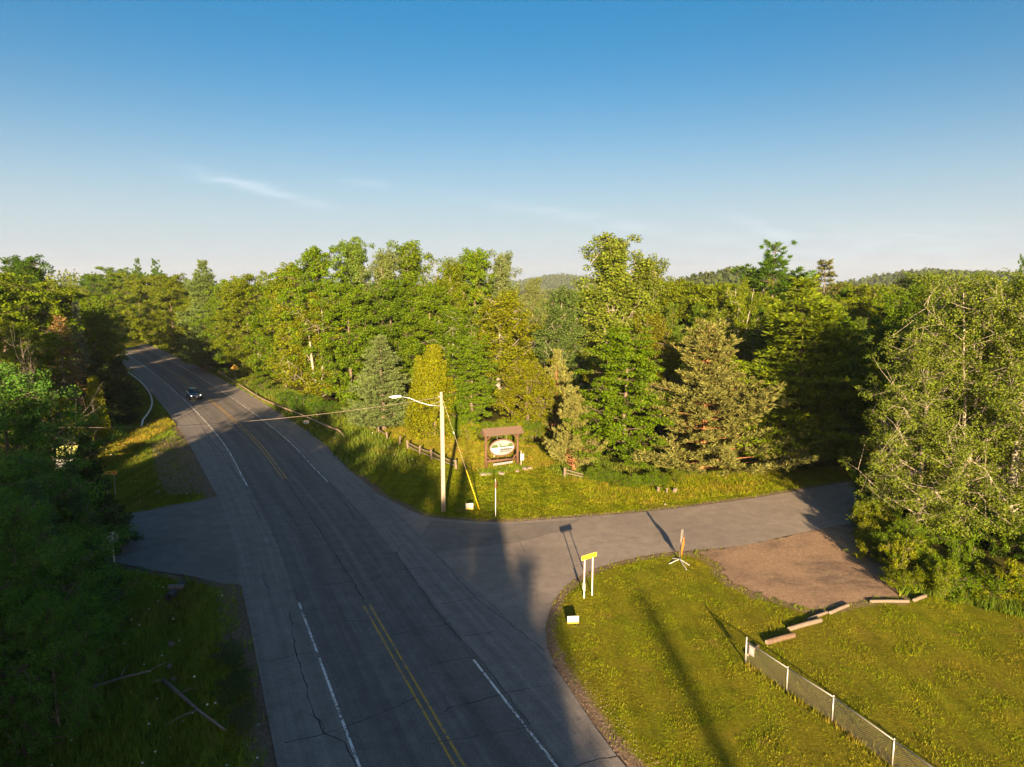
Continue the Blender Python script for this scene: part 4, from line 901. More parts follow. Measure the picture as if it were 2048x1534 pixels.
# --- the tall wood behind the viewpoint, whose long shadows lie over the road
def caster(key, tipx, tipY, H, s, c=DEEP):
    L = H / TANEL; plant(key, tipx - SHX * L, tipY - SHY * L, H, s, c, 'tall tree in the wood behind the viewpoint', 'wood behind the viewpoint')
for (tx_, ty_, H_, key_, s_) in ((-0.9, 51, 18, 'spruce0', 1.0), (-0.3, 40, 16, 'maple1', 0.75), (-2.6, 44, 17, 'maple2', 0.8), (-4.8, 72, 20, 'spruce0', 1.0), (-4.6, 55, 18, 'maple1', 0.8), (-7.4, 49, 18, 'maple2', 0.8), (-9.0, 70, 19, 'maple2', 0.95), (-8.5, 58, 18, 'pine1', 0.8), (-12.5, 66, 19, 'maple0', 1.0), (-13.5, 80, 20, 'pine1', 1.0), (-17.5, 80, 19, 'maple0', 1.1), (-18, 66, 18, 'maple1', 1.0),
                                  (-22, 90, 20, 'pine0', 1.0), (-26, 100, 20, 'maple0', 1.1), (-22.5, 76, 18, 'maple1', 1.0), (-29.5, 103, 20, 'maple1', 1.05), (-27, 84, 18, 'maple1', 1.0), (-33.0, 97, 19, 'maple0', 0.85), (-32, 90, 19, 'maple1', 1.1), (-36.5, 86, 18, 'maple2', 0.8), (-37, 76, 17, 'maple1', 1.1), (-41, 77, 16, 'maple1', 0.9), (-45, 68, 15, 'maple1', 0.9), (-49, 68, 16, 'maple0', 0.9), (-53, 62, 16, 'maple1', 1.1), (-58, 60, 15, 'maple0', 1.1),
                                  (7.6, 40, 23, 'spruce1', 0.72), (0.2, 46, 20, 'maple1', 0.72), (0.6, 36, 18, 'maple1', 0.72), (0.9, 29, 17, 'maple2', 0.8), (-1.2, 33, 17, 'maple0', 0.7), (1.0, 22, 15, 'maple1', 0.75), (-2.5, 24, 15, 'maple1', 0.8), (-5.5, 40, 17, 'maple1', 0.9), (-9.5, 45, 17, 'maple0', 0.9), (-13, 52, 17, 'maple1', 0.9), (-6.5, 62, 19, 'maple1', 0.9), (-11, 74, 20, 'maple1', 0.9), (-15.5, 72, 19, 'maple1', 0.9), (-20, 84, 20, 'maple1', 0.9), (-24, 94, 20, 'maple1', 0.9), (-2.0, 56, 19, 'maple2', 0.7), (-16, 58, 17, 'maple0', 0.9), (-19, 72, 18, 'maple1', 0.9)):
    caster(key_, tx_, ty_, H_, s_)
for k in range(40):
    x = frng.uniform(-62, -3.5); H_ = frng.uniform(14, 17.5); caster(frng.choice(['maple0', 'maple1', 'maple2', 'pine0']), x, frng.uniform(22, 58) + max(0, min(-x - 10, 22)) * 0.5, H_, frng.uniform(0.95, 1.2))
# tall high-crowned pines just outside the left picture edge, shading the far road
for (x, y, H_) in ((-48.0, 60, 21), (-52, 57, 21)):
    plant('pine1', x, y, H_, 1.15, DEEP, 'tall pine standing outside the left picture edge', 'pines left of the view')

# ------------------------------------------------------------------ shrubs along the edges of the wood
def S(key, px, py, top_m, w_m, c, label, group): 
    x, y = G(px, py); return plant(key, x, y, top_m, w_m / 2 / PROTO[key]['R'], c, label, group)
srng = np.random.default_rng(31)
def shrubs(n, line, spread, hr, wr, cols, label, group):
    L = smooth(GP(line), 6); seg = np.concatenate([[0], np.cumsum(np.hypot(*np.diff(L, axis=0).T))])
    for i in range(n):
        s = (i + srng.uniform(0.1, 0.9)) / n * seg[-1]; x = np.interp(s, seg, L[:, 0]) + srng.normal(0, spread * 0.4); y = np.interp(s, seg, L[:, 1]) + abs(srng.normal(0, spread))
        key = str(srng.choice(['bush0', 'bush1'])); h = srng.uniform(*hr); third = ('left part', 'middle part', 'right part')[min(2, int(3 * i / n))]
        plant(key, x, y, h, srng.uniform(*wr) / 2 / PROTO[key]['R'], cols[srng.integers(len(cols))], ('tall ' if h > (hr[0] + hr[1]) / 2 else 'small ') + label + ', ' + third, group + ', ' + third)
shrubs(22, [(560, 815), (640, 838), (720, 838), (800, 850)], 1.2, (1.2, 3.0), (2.2, 3.6), [DEEP, GREEN], 'green shrub at the foot of the trees behind the rail fence', 'shrubs behind the rail fence')
shrubs(20, [(820, 862), (930, 880), (1010, 884), (1090, 882)], 1.0, (1.2, 2.6), (2.0, 3.2), [YELL, OLIVE, GREEN], 'yellow green shrub at the wood edge behind the resort sign', 'shrubs behind the resort sign')
shrubs(18, [(1180, 955), (1260, 975), (1350, 965)], 0.8, (0.6, 1.3), (1.4, 2.4), [GREEN, GREEN, OLIVE], 'green shrub under the bright green maple', 'shrubs under the bright maple')
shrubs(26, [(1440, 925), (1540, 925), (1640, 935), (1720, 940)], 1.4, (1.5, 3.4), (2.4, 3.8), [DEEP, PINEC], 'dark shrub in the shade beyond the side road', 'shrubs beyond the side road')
shrubs(34, [(1748, 1070), (1785, 1120), (1830, 1180), (1930, 1205), (2080, 1225), (2150, 1215)], 1.6, (1.1, 2.6), (1.6, 2.8), [GREEN, OLIVE, YELL, GREEN], 'bright green shrub at the foot of the right hand aspens', 'shrubs below the right hand aspens')
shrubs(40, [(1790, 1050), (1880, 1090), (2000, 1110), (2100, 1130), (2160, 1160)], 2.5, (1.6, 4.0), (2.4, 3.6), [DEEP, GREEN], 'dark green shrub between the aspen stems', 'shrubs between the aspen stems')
shrubs(40, [(225, 662), (300, 686), (380, 716), (450, 752), (520, 790)], 1.8, (1.0, 2.6), (2.2, 3.6), [GREEN, DEEP, OLIVE], 'green shrub behind the long guardrail', 'shrubs behind the long guardrail')
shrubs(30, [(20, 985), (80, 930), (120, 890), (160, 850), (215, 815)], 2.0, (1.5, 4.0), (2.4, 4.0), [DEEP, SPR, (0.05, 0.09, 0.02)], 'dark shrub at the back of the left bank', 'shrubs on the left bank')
shrubs(26, [(40, 1130), (110, 1180), (120, 1300), (100, 1420), (90, 1534)], 1.2, (1.2, 3.2), (2.0, 3.4), [(0.075, 0.165, 0.02), (0.08, 0.17, 0.03), (0.085, 0.15, 0.03)], 'shaded shrub at the lower left below the driveway', 'shrubs at the lower left')
shrubs(8, [(445, 1330), (470, 1400), (500, 1480)], 0.6, (0.5, 0.9), (0.9, 1.5), [(0.09, 0.12, 0.05), (0.07, 0.11, 0.03)], 'pale green bush beside the left road edge', 'bushes beside the left road edge')

# ------------------------------------------------------------------ grass
grng = np.random.default_rng(8)
ROADS = (HWY, SIDE, DRIVE, LOT)
def poly_points(poly, density, avoid=True, margin=True):
    poly = np.asarray(poly); lo, hi = poly.min(0), poly.max(0); n = int(np.prod(hi - lo) * density); P = grng.uniform(lo, hi, (n, 2)); P = P[inside(poly, P)]
    if margin:
        dep = P[:, 1] * CT + CAM_H * ST; u = CX + F_PX * P[:, 0] / dep; v = CY - F_PX * (P[:, 1] * ST - CAM_H * CT) / dep; P = P[(u > -160) & (u < 2210) & (v < 1680)]
    if avoid:
        for r_ in ROADS: P = P[~inside(r_, P)]
    return P
def lumpy(P):
    x, y = P[:, 0], P[:, 1]; return 0.5 + 0.22 * np.sin(x * 1.9 + 1.3 * np.sin(y * 0.8)) + 0.2 * np.sin(y * 2.3 + 1.7 * np.sin(x * 1.1)) + 0.14 * np.sin(x * 5.1 + y * 4.3)
def thin_edges(P, lines, w=1.1):
    d = np.full(len(P), 99.0)
    for l in lines: d = np.minimum(d, dist_to_line(l, P))
    return P[grng.uniform(0, 1, len(P)) < np.clip((d - 0.15) / w + 0.5 * (lumpy(P) - 0.6), 0.03, 1)]
def tufts(name, P, hr, w, k, mat, label, lean=0.5, zoff=0.0, hmod=None):
    n = len(P); idx = np.repeat(np.arange(n), k); m = len(idx); z = terrain(P[:, 0], P[:, 1]) - 0.55 * np.exp(-(dist_to_line(DITCH, P) / 0.75) ** 2)
    base = np.column_stack([P, z])[idx] + np.column_stack([grng.normal(0, w * 1.3, (m, 2)), np.full(m, -0.02 + zoff)])
    h = (grng.uniform(*hr, n)[idx] * grng.uniform(0.6, 1.1, m))
    if hmod is not None: h = h * hmod(P)[idx]
    a = grng.uniform(0, 6.283, m); le = grng.uniform(0, lean, m) * h; tip = base + np.column_stack([np.cos(a) * le, np.sin(a) * le, h])
    b = grng.uniform(0, 6.283, m); sd = np.column_stack([np.cos(b), np.sin(b), np.zeros(m)]) * (w * grng.uniform(0.6, 1.3, m) / 2)[:, None]
    V = np.stack([base - sd, base + sd, tip], 1).reshape(-1, 3)
    o = link(name, mesh_np(name, V, np.arange(m * 3).reshape(m, 3), [mat])); return tag(o, label, 'grass', kind='stuff')
LR = thin_edges(poly_points(LAWN_R, 100), (EDGE_R[::2], side_lo, np.vstack([LOT, LOT[:1]])), 0.85); LR = LR[grng.uniform(0, 1, len(LR)) < 0.45 + 0.75 * lumpy(LR)]
tufts('lawn_grass', LR, (0.03, 0.11), 0.042, 3, M['grass_lawn'], 'mown grass on the corner lawn beside the chain link fence', 0.9, hmod=lambda P: 0.45 + 0.9 * lumpy(P))
tufts('lawn_grass', thin_edges(poly_points(LAWN_C, 44), (EDGE_R[::2], side_up)), (0.04, 0.14), 0.06, 3, M['grass_lawn'], 'mown grass of the lawn round the resort sign', 0.8, hmod=lambda P: 0.5 + 0.9 * lumpy(P))
tufts('tall_grass', thin_edges(poly_points(TALL_L, 48), (EDGE_L[::2], dr_lo), 2.2), (0.25, 0.6), 0.05, 4, M['grass_shade_lift'], 'tall shaded grass beside the lower left ditch', 0.6)
VL = thin_edges(poly_points(VERGE_L, 40), (EDGE_L[::2], dr_up), 1.6); VL = VL[~inside(BANK, VL) | (grng.uniform(0, 1, len(VL)) < 0.3)]
tufts('tall_grass', VL, (0.10, 0.35), 0.07, 3, M['grass_tall'], 'rough grass on the left bank beside the highway', 0.6)
tufts('dry_grass', poly_points(GOLD, 50), (0.25, 0.55), 0.07, 4, M['grass_gold'], 'dry golden grass on the left bank', 0.5)
tufts('dry_grass', poly_points(GOLD2, 40), (0.07, 0.22), 0.06, 3, M['grass_gold'], 'dry golden grass below the wood behind the resort sign', 0.5)
ROUGH = GP([(1130, 945), (1250, 965), (1480, 935), (1720, 945), (1720, 960), (1500, 985), (1300, 1008), (1180, 1005)])
tufts('tall_grass', poly_points(ROUGH, 40), (0.06, 0.22), 0.055, 3, M['grass_lawn'], 'rough grass along the far side of the side road', 0.5)
UNDER = GP([(1090, 935), (1130, 955), (1250, 970), (1480, 940), (1560, 925), (1560, 895), (1400, 900), (1200, 905)])
tufts('tall_grass', poly_points(UNDER, 22), (0.15, 0.4), 0.09, 3, M['grass_tall'], 'rough grass under the bright maple and the orange trunked pine', 0.6)
tufts('dry_grass', poly_points(ROUGH, 5), (0.2, 0.4), 0.05, 4, M['grass_gold'], 'scattered dry grass along the far side of the side road', 0.5)
VERGE_R = np.vstack([EDGE_R[(EDGE_R[:, 1] > 66) & (EDGE_R[:, 1] < 280)], (EDGE_R + NRM * 7.0)[(EDGE_R[:, 1] > 66) & (EDGE_R[:, 1] < 280)][::-1]])
tufts('tall_grass', poly_points(VERGE_R, 14), (0.3, 0.75), 0.12, 3, M['grass_tall'], 'tall green grass on the verge below the long guardrail', 0.5)
WEEDS = GP([(1742, 1045), (1775, 1060), (1850, 1120), (2120, 1180), (2120, 1250), (1960, 1215), (1860, 1190), (1800, 1190), (1775, 1110)])
tufts('weeds', poly_points(WEEDS, 42), (0.25, 0.8), 0.055, 8, M['grass_weed'], 'leafy weeds between the gravel lot and the aspens', 0.55)
BED = GP([(960, 942), (1045, 930), (1052, 938), (965, 952)])
tufts('weeds', poly_points(BED, 16, False), (0.25, 0.5), 0.12, 7, M['grass_weed'], 'leafy plants in the bed under the resort sign', 0.7)
def edge_strip(line, w0, w1, density):
    P = []; line = np.asarray(line); t, n = path_frame(line)
    for i in range(len(line)): pass
    seg = np.hypot(*np.diff(line, axis=0).T); L = seg.sum(); m = int(L * abs(w1 - w0) * density); s = grng.uniform(0, L, m); c = np.concatenate([[0], np.cumsum(seg)])
    o = grng.uniform(w0, w1, m); q = np.stack([np.interp(s, c, line[:, 0]) + np.interp(s, c, n[:, 0]) * o, np.interp(s, c, line[:, 1]) + np.interp(s, c, n[:, 1]) * o], 1)
    for r_ in ROADS: q = q[~inside(r_, q)]
    return q
tufts('fence_grass', np.vstack([edge_strip(GP([(1488, 1326), (1573, 1383), (1664, 1443), (1785, 1533), (1870, 1600)]), -0.22, 0.22, 90)]), (0.12, 0.32), 0.04, 4, M['grass_gold'], 'straw coloured uncut grass along the foot of the chain link fence', 0.6)
tufts('lot_grass', np.vstack([edge_strip(np.vstack([LOT, LOT[:1]]), -0.5, 0.5, 22), edge_strip(side_lo, -0.8, 0.8, 14), edge_strip(side_up, -0.8, 0.8, 14)]), (0.06, 0.18), 0.05, 3, M['grass_lawn'], 'sparse grass fringing the gravel lot and the side road', 0.8)
FL = np.vstack([poly_points(TALL_L, 0.35), poly_points(VERGE_R, 0.2), poly_points(VERGE_L, 0.12)])
def flowers(P):
    n = len(P); z = terrain(P[:, 0], P[:, 1]); C = np.column_stack([P, z + grng.uniform(0.35, 0.65, n)])
    V = leaf_quads(np.random.default_rng(3), C, 0.09, np.array([0, 0, 0.]), np.array([0, -0.3, 2.0]), 1.0); o = link('wild_flowers', quads_mesh('wild_flowers', V, M['flower'])); tag(o, 'white wild flowers scattered through the roadside grass', 'flowers', kind='stuff')
flowers(FL)
def stones(P, sr, name, mat, label):
    r = np.random.default_rng(14); V = []; F = []
    oct_ = np.array([(1, 0, 0), (-1, 0, 0), (0, 1, 0), (0, -1, 0), (0, 0, 1), (0, 0, -1)], float); tri = [(0, 2, 4), (2, 1, 4), (1, 3, 4), (3, 0, 4), (2, 0, 5), (1, 2, 5), (3, 1, 5), (0, 3, 5)]
    n = len(P); s = r.uniform(*sr, n)[:, None, None] * r.uniform(0.6, 1.2, (n, 6, 1)); a = r.uniform(0, 6.28, n); o = oct_[None] * s * np.array([1, 0.8, 0.6])
    x = o[..., 0] * np.cos(a)[:, None] - o[..., 1] * np.sin(a)[:, None]; y = o[..., 0] * np.sin(a)[:, None] + o[..., 1] * np.cos(a)[:, None]
    V = np.stack([x + P[:, :1], y + P[:, 1:2], o[..., 2] + 0.01], 2).reshape(-1, 3); F = (np.arange(n)[:, None, None] * 6 + np.array(tri)[None]).reshape(-1, 3)
    tag(link(name, mesh_np(name, V, F, [mat])), label, 'gravel', kind='stuff')
stones(poly_points(LOT, 9, False), (0.010, 0.032), 'loose_gravel', plain('pale_loose_stone', (0.27, 0.205, 0.15), 0.9, var=0.3), 'loose stones strewn over the gravel lot')

grit = np.vstack([edge_strip(EDGE_R[(EDGE_R[:, 1] > 18) & (EDGE_R[:, 1] < 80)], -0.1, 1.3, 16), edge_strip(side_lo, -0.7, 0.7, 14), edge_strip(side_up, -0.6, 0.6, 10), edge_strip(EDGE_L[(EDGE_L[:, 1] > 18) & (EDGE_L[:, 1] < 80)], -1.6, 0.1, 12)])
stones(grit, (0.012, 0.04), 'roadside_grit', plain('pale_road_grit', (0.22, 0.18, 0.145), 0.9, var=0.35), 'loose grit and small stones along the road edges')
# ------------------------------------------------------------------ things
def yaw_between(a, b): return math.atan2(b[1] - a[1], b[0] - a[0])
def at(px, py, z=0.0): x, y = G(px, py, z); return x, y
# utility pole with street light, riser and guy
bx_, by_ = at(886, 1022); PH = zat(783, by_)
up = tag(empty('utility_pole', (bx_, by_, tz(bx_, by_))), 'tall pale wooden utility pole with curved street light arm on the corner lawn', 'utility pole')
MB().tube([(0, 0, -0.5), (0.0, 0, 3), (-0.02, 0, PH)], [0.17, 0.155, 0.115], 12).build('pole', M['wood_pole'], up, True)
zr = zat(812, by_); MB().tube([(0.15, -0.05, 0.0), (0.12, -0.04, zr)], [0.075, 0.07], 8).build('riser', M['wood_pole'], up, True)
za_ = zat(810, by_)
arm = [(-0.05, -0.1, za_ - 0.02), (-0.9, -0.12, za_ + 0.03), (-1.7, -0.15, za_ + 0.28), (-2.5, -0.2, za_ + 0.62), (-3.2, -0.22, za_ + 0.74)]
MB().tube(arm, [0.035] * 5, 8).build('light_arm', M['galv'], up, True)
MB().tube([(-0.1, -0.1, za_ + 0.35), (-0.9, -0.12, za_ + 0.05)], 0.015, 5).build('arm_brace', M['galv'], up)
lh = MB(); lh.prism([(-3.1, za_ + 0.70), (-3.1, za_ + 0.80), (-3.35, za_ + 0.86), (-3.8, za_ + 0.82), (-4.1, za_ + 0.73), (-4.1, za_ + 0.70), (-3.8, za_ + 0.67)], -0.34, -0.10); lh = lh.build('lamp_head', M['galv'], up, bevel=0.02)
MB().prism([(-3.4, za_ + 0.672), (-3.5, za_ + 0.63), (-3.85, za_ + 0.63), (-3.95, za_ + 0.685)], -0.30, -0.14).build('lamp_lens', M['lamp_glass'], lh)
MB().tube([(-3.3, -0.22, za_ + 0.85), (-3.3, -0.22, za_ + 0.93)], 0.05, 8).build('photocell', M['black'], lh)
MB().tube([(-0.14, -0.06, PH - 0.35), (-0.24, -0.08, PH - 0.35)], 0.04, 6).build('insulator', M['white'], up)
gx_, gy_ = at(959, 1020); g0 = Vector((0.06, 0, PH - 0.5)); g1 = Vector((gx_ - bx_, gy_ - by_, 0.05))
MB().tube([g0, g1], 0.013, 5).build('guy_wire', M['wire_pale'], up)
MB().tube([g1, g1.lerp(g0, 0.36)], 0.045, 7).build('guy_guard', M['guy_yellow'], up, True)
MB().tube([g0.lerp(g1, 0.295), g0.lerp(g1, 0.31)], 0.05, 6).build('guy_insulator', M['white'], up)
# overhead cable crossing the highway
A_ = Vector((bx_ - 0.1, by_, PH - 0.45)); B_ = Vector((-51.0, 60.5, 6.4))
cab = []
for i in range(25):
    t = i / 24; p = A_.lerp(B_, t); p.z -= 5.6 * t * (1 - t); cab.append(p - A_)
cb = MB().tube(cab, 0.014, 5).build('overhead_cable', M['wire_pale']); cb.location = A_; tag(cb, 'overhead cable running from the utility pole across the highway to the left', 'cable')
pl_ = tag(empty('cable_pole', (-51.0, 60.5, tz(-51, 60.5))), 'weathered pole among the left hand trees carrying the far end of the cable', 'utility pole')
MB().tube([(0, 0, -0.5), (0, 0, 7.2)], [0.14, 0.1], 8).build('pole', M['wood_grey'], pl_, True); MB().tube([(0, -0.1, 6.4), (0, -0.2, 6.4)], 0.04, 6).build('insulator', M['white'], pl_)

# resort sign
a = np.array(at(972, 936)); b = np.array(at(1035, 929)); yw = yaw_between(a, b); W_ = float(np.hypot(*(b - a))); c_ = (a + b) / 2
rs = tag(empty('resort_sign', (c_[0], c_[1], tz(*c_)), yw), 'roofed wooden resort sign with white oval board on the lawn', 'sign')
PT = 3.35
for s in (-1, 1):
    MB().tube([(s * W_ / 2, 0, -0.4), (s * W_ / 2, 0, PT)], [0.15, 0.13], 10).build('post', M['wood_brown'], rs, True)
    MB().bar((s * (W_ / 2 - 0.1), 0, 1.15), (s * (W_ / 2 - 0.5), 0, 0.74), 0.1).build('brace', M['wood_brown'], rs)
    MB().bar((s * (W_ / 2 - 0.08), 0, PT - 0.55), (s * (W_ / 2 - 0.5), 0, PT - 0.12), 0.1).build('brace', M['wood_brown'], rs)
MB().tube([(-W_ / 2, 0, 0.66), (W_ / 2, 0, 0.66)], 0.12, 10).build('lower_beam', M['wood_brown'], rs, True)
MB().tube([(-W_ / 2 - 0.35, 0, PT), (W_ / 2 + 0.35, 0, PT)], 0.12, 10).build('top_beam', M['wood_brown'], rs, True)
for s in (-1, 1):
    MB().add([(s * (W_ / 2 + 0.22), -0.62, PT + 0.06), (s * (W_ / 2 + 0.22), 0.62, PT + 0.06), (s * (W_ / 2 + 0.22), 0, PT + 0.50), (s * (W_ / 2 + 0.30), -0.62, PT + 0.06), (s * (W_ / 2 + 0.30), 0.62, PT + 0.06), (s * (W_ / 2 + 0.30), 0, PT + 0.50)], [(0, 1, 2), (3, 5, 4), (0, 3, 4, 1), (1, 4, 5, 2), (2, 5, 3, 0)]).build('gable_end', M['wood_roof'], rs)
for sd in (-1, 1):
    for k in range(4):                                   # overlapping roof boards on each slope
        f0, f1 = k / 4, (k + 1) / 4 + 0.04
        y0, z0 = sd * 0.78 * (1 - f0), PT + 0.03 + 0.55 * f0 + 0.012 * k; y1, z1 = sd * 0.78 * (1 - f1), PT + 0.03 + 0.55 * f1 + 0.012 * k
        MB().bar((0, y0, z0), (0, y1, z1), W_ + 0.75, 0.03).build('roof_board', M['wood_roof'], rs)
ec = (0.0, 0, 1.95); ea, eb = 1.33, 0.80
def ell(a_, b_, n=40): return [(ec[0] + a_ * math.cos(2 * math.pi * i / n), ec[2] + b_ * math.sin(2 * math.pi * i / n)) for i in range(n)]
M['oval'] = plain('cream_painted_board', (0.17, 0.185, 0.20), 0.6, var=0.06)
ov = MB().prism(ell(ea, eb), -0.06, 0.06).build('oval_board', M['oval'], rs)
def ring(a0, b0, a1, b1, y):
    m = MB(); o, i_ = ell(a0, b0), ell(a1, b1); n = len(o); vs = [(p[0], y, p[1]) for p in o] + [(p[0], y, p[1]) for p in i_] + [(p[0], y + 0.1, p[1]) for p in o]
    m.add(vs, [(k, (k + 1) % n, (k + 1) % n + n, k + n) for k in range(n)] + [(k, k + 2 * n, (k + 1) % n + 2 * n, (k + 1) % n) for k in range(n)]); return m
ring(ea + 0.09, eb + 0.09, ea - 0.05, eb - 0.05, -0.090).build('rim', M['wood_brown'], ov)
hp = [(-1.22, 0.02), (1.22, 0.02), (1.2, 0.24), (1.05, 0.36), (0.9, 0.40), (0.7, 0.22), (0.5, 0.12), (0.25, 0.16), (0.1, 0.13), (-0.05, 0.13), (-0.2, 0.30), (-0.35, 0.44), (-0.5, 0.36), (-0.62, 0.30), (-0.9, 0.34), (-1.1, 0.25)]
MB().prism([(p[0] * 0.97, p[1] + ec[2] + 0.02) for p in hp], -0.066, -0.058).build('hill_print', M['green_print'], ov)
MB().prism([(p[0] * 0.98, p[1] + ec[2]) for p in [(-1.24, 0.0), (1.24, 0.0), (1.2, -0.1), (0.5, -0.06), (-0.3, -0.12), (-1.2, -0.2)]], -0.066, -0.058).build('water_print', M['blue_print'], ov)
M['bird'] = plain('white_bird_paint', (0.30, 0.31, 0.32), 0.6, var=0.05)
bird = [(-0.95, -0.86), (-0.90, -0.60), (-0.95, -0.2), (-0.80, 0.0), (-0.55, 0.03), (-0.42, 0.02), (-0.40, 0.18), (-0.50, 0.28), (-0.52, 0.36), (-0.42, 0.40), (-0.32, 0.32), (-0.28, 0.15), (-0.26, -0.1), (-0.30, -0.40), (-0.50, -0.62), (-0.78, -0.68), (-0.86, -0.86)]
MB().prism([(p[0], p[1] + ec[2]) for p in bird], -0.082, -0.066).build('bird_cutout', M['bird'], ov)
text_obj('lettering', 'AMPERSAND BAY', 0.24, M['dark_text'], ov, (0.46, -0.070, ec[2] - 0.20), (R(90), 0, 0), 0.004, 0.70, bold=0.012)
text_obj('lettering', 'RESORT & MARINA', 0.17, M['grey_text'], ov, (0.36, -0.070, ec[2] - 0.42), (R(90), 0, 0), 0.004, 0.80, bold=0.008)
for s in (-0.5, 0.5): MB().tube([(s, 0, ec[2] + eb), (s, 0, PT)], 0.02, 5).build('hanger', M['galv_dull'], rs); MB().tube([(s, 0, 0.7), (s, 0, ec[2] - eb * 0.9)], 0.025, 5).build('stay', M['wood_brown'], rs)
pk = MB().box((0.05, -0.18, 0.36), (2.1, 0.05, 0.22)).build('name_plank', M['oval'], rs); pk.rotation_euler = (0, R(-2), 0)
for i in range(9): MB().box((-0.8 + i * 0.2, -0.209, 0.37), (0.10 + 0.05 * (i % 2), 0.006, 0.05)).build('plank_print', M['grey_text'], pk)
for i, (px, py, r_) in enumerate(((966, 950, .28), (978, 949, .22), (998, 946, .2), (1003, 948, .24), (1035, 942, .18), (1050, 938, .3), (1060, 937, .22))):
    x, y = at(px, py); m = MB(); bmx = bmesh.new(); bmesh.ops.create_icosphere(bmx, subdivisions=2, radius=r_)
    rr_ = random.Random(i)
    for v in bmx.verts: v.co = Vector((v.co.x * 1.3, v.co.y, v.co.z * 0.7)) * rr_.uniform(0.85, 1.12)
    mm = bpy.data.meshes.new('bed_stone'); bmx.to_mesh(mm); bmx.free(); mm.materials.append(M['rock']); o = link('bed_stone', mm, None, (x, y, tz(x, y) + 0.05)); o.rotation_euler = (0, 0, i)
    tag(o, ('leftmost grey stone edging the resort sign bed', 'second grey stone from the left edging the resort sign bed', 'third grey stone from the left edging the resort sign bed', 'fourth grey stone from the left edging the resort sign bed', 'small stone by the right post of the resort sign', 'largest stone at the right end of the resort sign bed', 'rightmost stone of the resort sign bed')[i], 'stone', 'stones round the sign bed')
x, y = at(1042, 934); pb = tag(empty('notice_post', (x, y, tz(x, y)), yw), 'thin post with a white paper box right of the resort sign', 'post')
MB().box((0, 0, 0.75), (0.09, 0.09, 1.9)).build('post', M['wood_pole'], pb); MB().box((0.06, -0.11, 1.05), (0.36, 0.12, 0.62)).build('paper_box', M['white'], pb, bevel=0.01); MB().box((0.06, -0.12, 1.38), (0.42, 0.18, 0.03)).build('box_lid', M['white'], pb)

# split rail fence left of the pole
pts = [(709, 842), (726, 848), (740, 856), (757, 866), (775, 877), (799, 889), (816, 897), (839, 908), (864, 917), (888, 928), (913, 937)]
P_ = [np.array(at(*p)) for p in pts]; o0 = P_[0]
rf = tag(empty('rail_fence', (o0[0], o0[1], tz(*o0))), 'old split rail fence of leaning grey posts crossing the lawn behind the pole', 'fence')
frn = random.Random(4)
for i, p in enumerate(P_):
    q = p - o0; h_ = frn.uniform(0.85, 1.05); lx, ly = frn.uniform(-0.14, 0.14), frn.uniform(-0.08, 0.08)
    MB().tube([(q[0], q[1], -0.3), (q[0] + lx, q[1] + ly, h_)], [0.12, 0.105], 7).build('post', M['wood_grey'], rf)
for i in (0, 2, 3, 6, 7, 8, 9):
    p, q = P_[i] - o0, P_[i + 1] - o0
    for z0 in ((0.35, 0.72) if i > 5 else (0.5,)):
        MB().tube([(p[0], p[1], z0 + frn.uniform(-.1, .1)), ((p[0] + q[0]) / 2, (p[1] + q[1]) / 2, z0 - 0.05), (q[0], q[1], z0 + frn.uniform(-.15, .08))], [0.06, 0.065, 0.05], 6).build('rail', M['wood_grey'], rf)
p0, p1 = np.array(at(1129, 952)), np.array(at(1166, 957)); sf = tag(empty('rail_fence', (p0[0], p0[1], tz(*p0))), 'short split rail fence end left of the bright green maple', 'fence')
MB().tube([(0, 0, -0.3), (0.03, 0, 0.9)], [0.11, 0.1], 7).build('post', M['wood_grey'], sf); d_ = p1 - p0
for z0, z1 in ((0.7, 0.45), (0.38, 0.22)): MB().tube([(0, 0, z0), (d_[0], d_[1], z1)], 0.055, 6).build('rail', M['wood_grey'], sf)

# stumps at the roadside below the maple
for i, (px, py, r_, h_, lb) in enumerate(((1316, 982, .15, .38, 'splintered pale stump at the left of the three under the bright maple'), (1333, 985, .08, .42, 'thin leaning stump in the middle of the three under the bright maple'), (1349, 983, .2, .3, 'broad cut stump at the right of the three under the bright maple'))):
    x, y = at(px, py); st_ = tag(empty('tree_stump', (x, y, tz(x, y))), lb, 'stump')
    MB().tube([(0, 0, -0.1), (0.02, 0, 0.1), (0.04 * i, 0, h_)], [r_ * 1.35, r_, r_ * 0.92], 9).build('stump_body', M['wood_grey'], st_, True)
    MB().tube([(0.04 * i, 0, h_), (0.04 * i, 0, h_ + 0.012)], r_ * 0.8, 9).build('cut_face', M['wood_pole'], st_)

